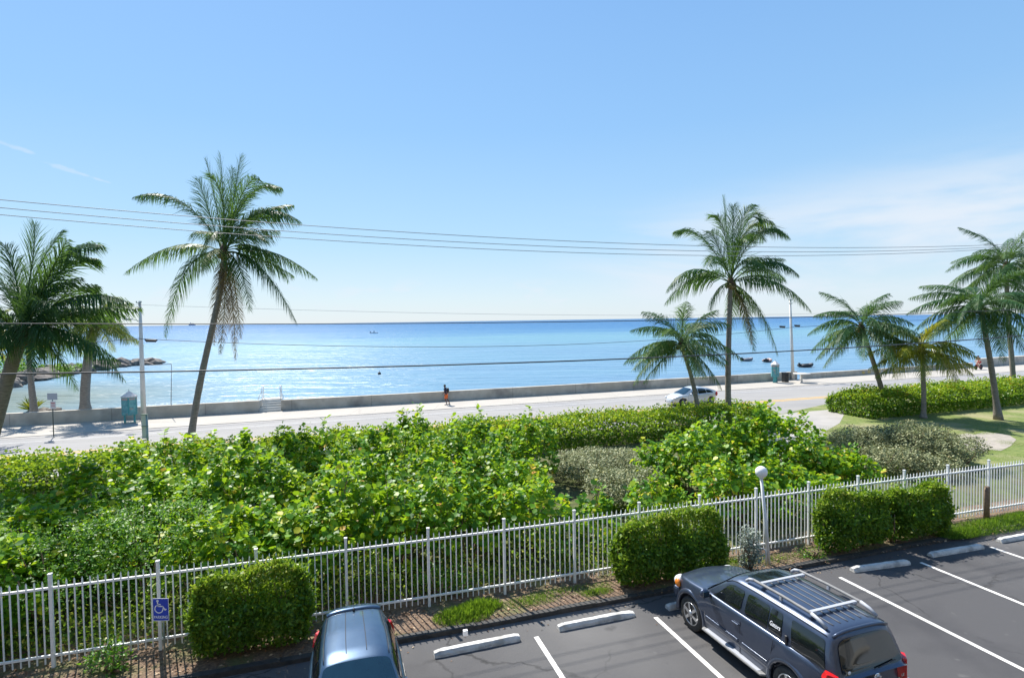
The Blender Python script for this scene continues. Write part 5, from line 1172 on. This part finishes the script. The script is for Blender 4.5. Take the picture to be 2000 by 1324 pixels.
# ---- silver car on the road
hub=G(1334,786,.33); hp=D(180+18.6); Rp=np.array([[math.cos(hp),-math.sin(hp)],[math.sin(hp),math.cos(hp)]])
cen=hub[:2]-Rp@np.array([1.33,.76])
pri=empty("passing_car",(*cen,.02),hp,"silver white hatchback with dark windows driving left along the seafront road","car")
zt3=smooth_interp([(-2.3,.92),(-2.0,1.02),(-1,.98),(.3,.93),(1.1,.92),(1.6,.84),(2.0,.70),(2.3,.55)],.1)
C3=Car(pri,4.45,1.73,zt3,.18,(1.33,-1.37),.31,M['pri'],nexp=4.5,taper_f=.3,taper_r=.14,crown=.07)
zr3=smooth_interp([(-2.15,1.0),(-2.05,1.1),(-1.3,1.34),(-.6,1.47),(-.1,1.49),(.3,1.42),(1.3,.92),(1.5,.85)],.08)
wb3=interp([(-2.15,.62),(-1.5,.76),(.4,.79),(1.3,.66)]); wr3=interp([(-2.1,.5),(-1.2,.54),(0,.58),(1.2,.6)])
C3.house(np.arange(-2.15,1.5,.06),zr3,lambda x:zt3(x)-.05,wb3,wr3,edge=.07)
for sg_ in (1,-1):
    C3.window(-.10,-.12,.80,.22,.1,.86,sg_); C3.window(-.95,-.9,-.16,-.18,.1,.86,sg_); C3.window(-1.72,-1.4,-1.0,-.95,.15,.8,sg_,"quarter_window",rad=.2)
    C3.seamline([(-.13,sg_*.862,z) for z in (.9,.7,.4,.25)]); C3.seamline([(.85,sg_*.86,z) for z in (.9,.7,.4,.25)])
    b=MB(); b.sphere((.66,sg_*.93,.97),.11,12,(.7,1,.75)); b.build("wing_mirror",M['pri'],pri)
    b=MB(); b.sphere((1.98,sg_*.56,.62),.18,12,(.9,.7,.6)); b.build("headlight",M['lensw'],pri); b=MB(); b.sphere((-2.06,sg_*.62,.85),.16,12,(.5,.8,1.2)); b.build("tail_light",M['tail'],pri)
C3.screen(.38,1.26,.93,.97,"windscreen",M['glassl'],(.008,0,.012),.06); C3.screen(-1.95,-1.2,.9,.92,"rear_window",M['glass'],(-.006,0,.012),.1)
b=MB(); b.box((2.12,0,.33),(.14,1.0,.10)); b.build("grille",M['black'],pri,.02)
b=MB(); b.box((2.21,0,.46),(.02,.32,.12)); b.build("number_plate",M['letter'],pri)
C3.wheelset(.75,'signb',5,.2,.66)

# ------------------------------------------------------------------ people
def skinfig(name,verts,edges,rad,m_,parent=None,sub=1):
    me=bpy.data.meshes.new(name); me.from_pydata(verts,edges,[]); o=link(name,me,parent,m_)
    md=o.modifiers.new("s","SKIN"); md.use_smooth_shade=True
    for i,r in enumerate(rad): me.skin_vertices[0].data[i].radius=(r,r) if not isinstance(r,tuple) else r
    me.skin_vertices[0].data[0].use_root=True
    s=o.modifiers.new("u","SUBSURF"); s.levels=sub; s.render_levels=sub
    return o
def hand(V,E,R,w,d,sgn):
    """palm, four fingers and thumb from wrist vertex w along direction d"""
    d=np.array(d)/np.linalg.norm(d); s=np.cross(d,[0,0,1.]); s= s/np.linalg.norm(s) if np.linalg.norm(s)>.1 else np.array([1,0,0.]); b=np.array(V[w])
    V.append(tuple(b+d*.07)); R.append(.024); E.append((w,len(V)-1)); pm=len(V)-1
    for k,l in zip((-1.5,-.5,.5,1.5),(.06,.075,.07,.055)):
        a=b+d*.09+s*k*.018; V.append(tuple(a)); R.append(.009); E.append((pm,len(V)-1)); V.append(tuple(a+d*l*.6)); R.append(.008); E.append((len(V)-2,len(V)-1)); c=np.cross(s,d)*.02*sgn; V.append(tuple(a+d*l+c)); R.append(.007); E.append((len(V)-2,len(V)-1))
    V.append(tuple(b+d*.05+s*.035*sgn)); R.append(.010); E.append((w,len(V)-1)); V.append(tuple(b+d*.09+s*.055*sgn)); R.append(.008); E.append((len(V)-2,len(V)-1))
def person(loc,rz,label,J,skin,extra):
    """J: joints dict in local coords (x forward, y left)"""
    r=empty("person",loc,rz,label,"person")
    names=['pelvis','waist','chest','neck','head0','head1','shl','ell','wrl','shr','elr','wrr','hpl','knl','anl','tol','hpr','knr','anr','tor']
    V=[J[k] for k in names]; ix={k:i for i,k in enumerate(names)}
    E=[(0,1),(1,2),(2,3),(3,4),(4,5)]; 
    for a in (('chest','shl'),('shl','ell'),('ell','wrl'),('chest','shr'),('shr','elr'),('elr','wrr'),('pelvis','hpl'),('hpl','knl'),('knl','anl'),('anl','tol'),('pelvis','hpr'),('hpr','knr'),('knr','anr'),('anr','tor')): E.append((ix[a[0]],ix[a[1]]))
    R=[.12,.115,.13,.055,.085,.085,.055,.042,.027,.055,.042,.027,.085,.058,.038,.03,.085,.058,.038,.03]
    for k,sg_ in (('l',1),('r',-1)):
        dd=np.array(J['wr'+k])-np.array(J['el'+k]); hand(V,E,R,ix['wr'+k],dd,sg_)
    skinfig("body",V,E,R,skin,r,1)
    h=np.array(J['head0'])*.45+np.array(J['head1'])*.55
    b=MB(); b.sphere(h+np.array([-.018,0,.035]),.108,14,(1,.86,1.02)); b.build("hair",M['hair'],r)
    b=MB()
    for y in (-.03,.03): b.sphere(h+np.array([.088,y,.0]),.011,8)
    b.build("eyes",M['letter'],r); b=MB(); b.tube([h+np.array([.088,0,.01]),h+np.array([.112,0,-.03])],[.008,.015],6); b.build("nose",skin,r,recalc=False)
    b=MB(); b.box(h+np.array([.088,0,-.062]),(.01,.04,.008)); b.build("mouth",M['redc'],r)
    b=MB()
    for y in (-.088,.088): b.sphere(h+np.array([0,y,-.01]),.022,8,(1,.4,1.3))
    b.build("ears",skin,r)
    extra(r,J)
    return r
def cloth(name,ks,J,rs,m_,r,pairs,sub=1):
    V=[J[k] if isinstance(k,str) else k for k in ks]; skinfig(name,V,pairs,rs,m_,r,sub)
J=dict(pelvis=(0,0,.93),waist=(.02,0,1.08),chest=(.06,0,1.32),neck=(.10,0,1.46),head0=(.13,0,1.56),head1=(.14,0,1.66),
 shl=(.06,.18,1.38),ell=(-.02,.23,1.12),wrl=(.13,.22,.93),shr=(.06,-.18,1.38),elr=(.10,-.23,1.11),wrr=(.26,-.2,.95),
 hpl=(0,.09,.88),knl=(.12,.1,.50),anl=(-.03,.1,.10),tol=(.12,.11,.04),hpr=(0,-.09,.88),knr=(-.08,-.1,.49),anr=(-.28,-.1,.14),tor=(-.20,-.11,.04))
def ex1(r,J):
    cloth("shirt",['pelvis','waist','chest',(.09,0,1.43),'shl',(-.0,.21,1.22),'shr',(.08,-.215,1.21)],J,[.15,.145,.165,.07,.085,.07,.085,.07],M['navy'],r,[(0,1),(1,2),(2,3),(2,4),(4,5),(2,6),(6,7)])
    cloth("shorts",[(0,0,.96),(.02,.10,.85),(.11,.11,.52),(.0,-.10,.85),(-.07,-.11,.52)],J,[.15,.13,.115,.13,.115],M['orange'],r,[(0,1),(1,2),(0,3),(3,4)])
    b=MB(); b.sphere((-.14,0,1.24),.2,14,(.62,.8,1.15)); b.build("backpack",M['black'],r)
    b=MB()
    for y in (-.1,.1): b.tube([(-.08,y,1.42),(.07,y,1.50),(.2,y,1.36),(.15,y,1.12),(-.05,y,1.08)],.02,6)
    b.build("strap",M['black'],r,recalc=False)
    b=MB()
    for k in ('l','r'):
        a=np.array(J['an'+k]);t=np.array(J['to'+k]); b.tube([(a[0]-.06,a[1],t[2]+.0),(a[0]+.04,a[1],t[2]+.03),(t[0],t[1],t[2]+.0),(t[0]+.06,t[1],t[2]-.005)],[.035,.05,.042,.03],8)
    b.build("shoes",M['hullg'],r,recalc=False)
g=G(872,790.5,SWZ); person((g[0],g[1],SWZ),D(180+14),"person in a navy top, backpack and orange shorts walking left on the pavement",J,M['skind'],ex1)
# cyclist
g=G(1911,722,SWZ); hc=D(180+22); bk=empty("bicycle",(g[0],g[1],SWZ),hc,"bicycle with thin wheels ridden on the pavement at the far right","bicycle")
wrd=.34; 
for x in (.52,-.52):
    w=empty("wheel",(x,0,wrd)); w.parent=bk
    b=MB(); b.lathe((0,0,0),[(wrd-.035,-.015),(wrd,-.018),(wrd+.008,0),(wrd,.018),(wrd-.035,.015),(wrd-.035,-.015)],28,axis='Y'); b.build("tyre",M['rubber'],w)
    b=MB()
    for k in range(12): a=k*math.pi/6; b.tube([(0,0,0),((wrd-.03)*math.cos(a),0,(wrd-.03)*math.sin(a))],.004,4)
    b.build("spokes",M['chrome'],w,recalc=False)
b=MB()
for p_ in ([(.52,0,wrd),(.38,0,.86)],[(.36,0,.80),(-.18,0,.82)],[(.38,0,.72),(-.04,0,.30)],[(-.04,0,.30),(-.2,0,.92)],[(-.04,0,.30),(-.52,0,wrd)],[(-.18,0,.80),(-.52,0,wrd)]): b.tube(p_,.02,7)
b.build("frame",M['redc'],bk,recalc=False)
b=MB(); b.tube([(.38,0,.86),(.36,0,1.02)],.015,6); b.tube([(.30,.27,1.04),(.40,.2,1.04),(.36,0,1.02),(.40,-.2,1.04),(.30,-.27,1.04)],.014,6); b.build("handlebar",M['black'],bk,recalc=False)
b=MB(); b.sphere((-.22,0,.95),.12,10,(1,.6,.3)); b.build("saddle",M['black'],bk); b=MB(); b.tube([(-.04,.06,.3),(.08,.08,.22)],.012,5); b.tube([(-.04,-.06,.3),(-.16,-.08,.38)],.012,5); b.box((.10,.12,.21),(.09,.08,.02)); b.box((-.17,-.12,.39),(.09,.08,.02)); b.build("crank",M['black'],bk,recalc=False)
J=dict(pelvis=(-.2,0,1.02),waist=(-.13,0,1.17),chest=(.02,0,1.42),neck=(.07,0,1.54),head0=(.11,0,1.64),head1=(.12,0,1.73),
 shl=(.02,.18,1.46),ell=(.14,.25,1.22),wrl=(.28,.25,1.08),shr=(.02,-.18,1.46),elr=(.14,-.25,1.22),wrr=(.28,-.25,1.08),
 hpl=(-.17,.09,.99),knl=(.18,.11,.68),anl=(.05,.12,.30),tol=(.16,.12,.24),hpr=(-.17,-.09,.99),knr=(.12,-.11,.84),anr=(-.18,-.12,.48),tor=(-.08,-.12,.42))
def ex2(r,J):
    cloth("shorts",[(-.2,0,1.04),(-.15,.1,.98),(.08,.11,.78),(-.15,-.1,.98),(.02,-.11,.88)],J,[.14,.115,.085,.115,.085],M['redc'],r,[(0,1),(1,2),(0,3),(3,4)])
    b=MB(); b.sphere((-.16,0,1.40),.17,12,(.7,.8,1.2)); b.build("backpack",M['black'],r)
    b=MB(); b.sphere((.10,0,1.745),.125,12,(1.05,.95,.6)); b.box((.22,0,1.72),(.12,.16,.015)); b.build("cap",M['black'],r)
person((g[0],g[1],SWZ),hc,"bare chested person in red shorts and a dark cap riding the bicycle",J,M['skin'],ex2)

# ------------------------------------------------------------------ the apartment house behind the camera
M['plaster']=mat("cream_plaster",(.62,.58,.5),.9,col2=(.55,.51,.44),scale=1.2)
bl=empty("apartment_building",(0,-3.6,0),0,"cream apartment house with balconies that the view is taken from","building")
b=MB(); b.box((2,-5,7.5),(56,9,15)); b.build("wall",M['plaster'],bl)
for fz in (2.75,5.6,8.6,11.6):
    b=MB(); b.box((2,.55,fz),(56,2.1,.2)); b.build("balcony_slab",M['plaster'],bl)
    for k in range(9):
        x=-24+k*6.4; b=MB(); b.box((x,-.48,fz+1.25),(2.6,.06,2.1)); w=b.build("sliding_window",M['white'],bl)
        b=MB(); b.box((x-.62,-.44,fz+1.25),(1.12,.03,1.9)); b.box((x+.62,-.44,fz+1.25),(1.12,.03,1.9)); b.build("pane",M['glass'],w)
    if fz!=5.6:
        b=MB(); b.box((2,1.55,fz+1.1),(56,.06,.06))
        for i in range(280): b.box((-26+i*.2,1.55,fz+.6),(.03,.03,1.0))
        b.build("balustrade",M['white'],bl)
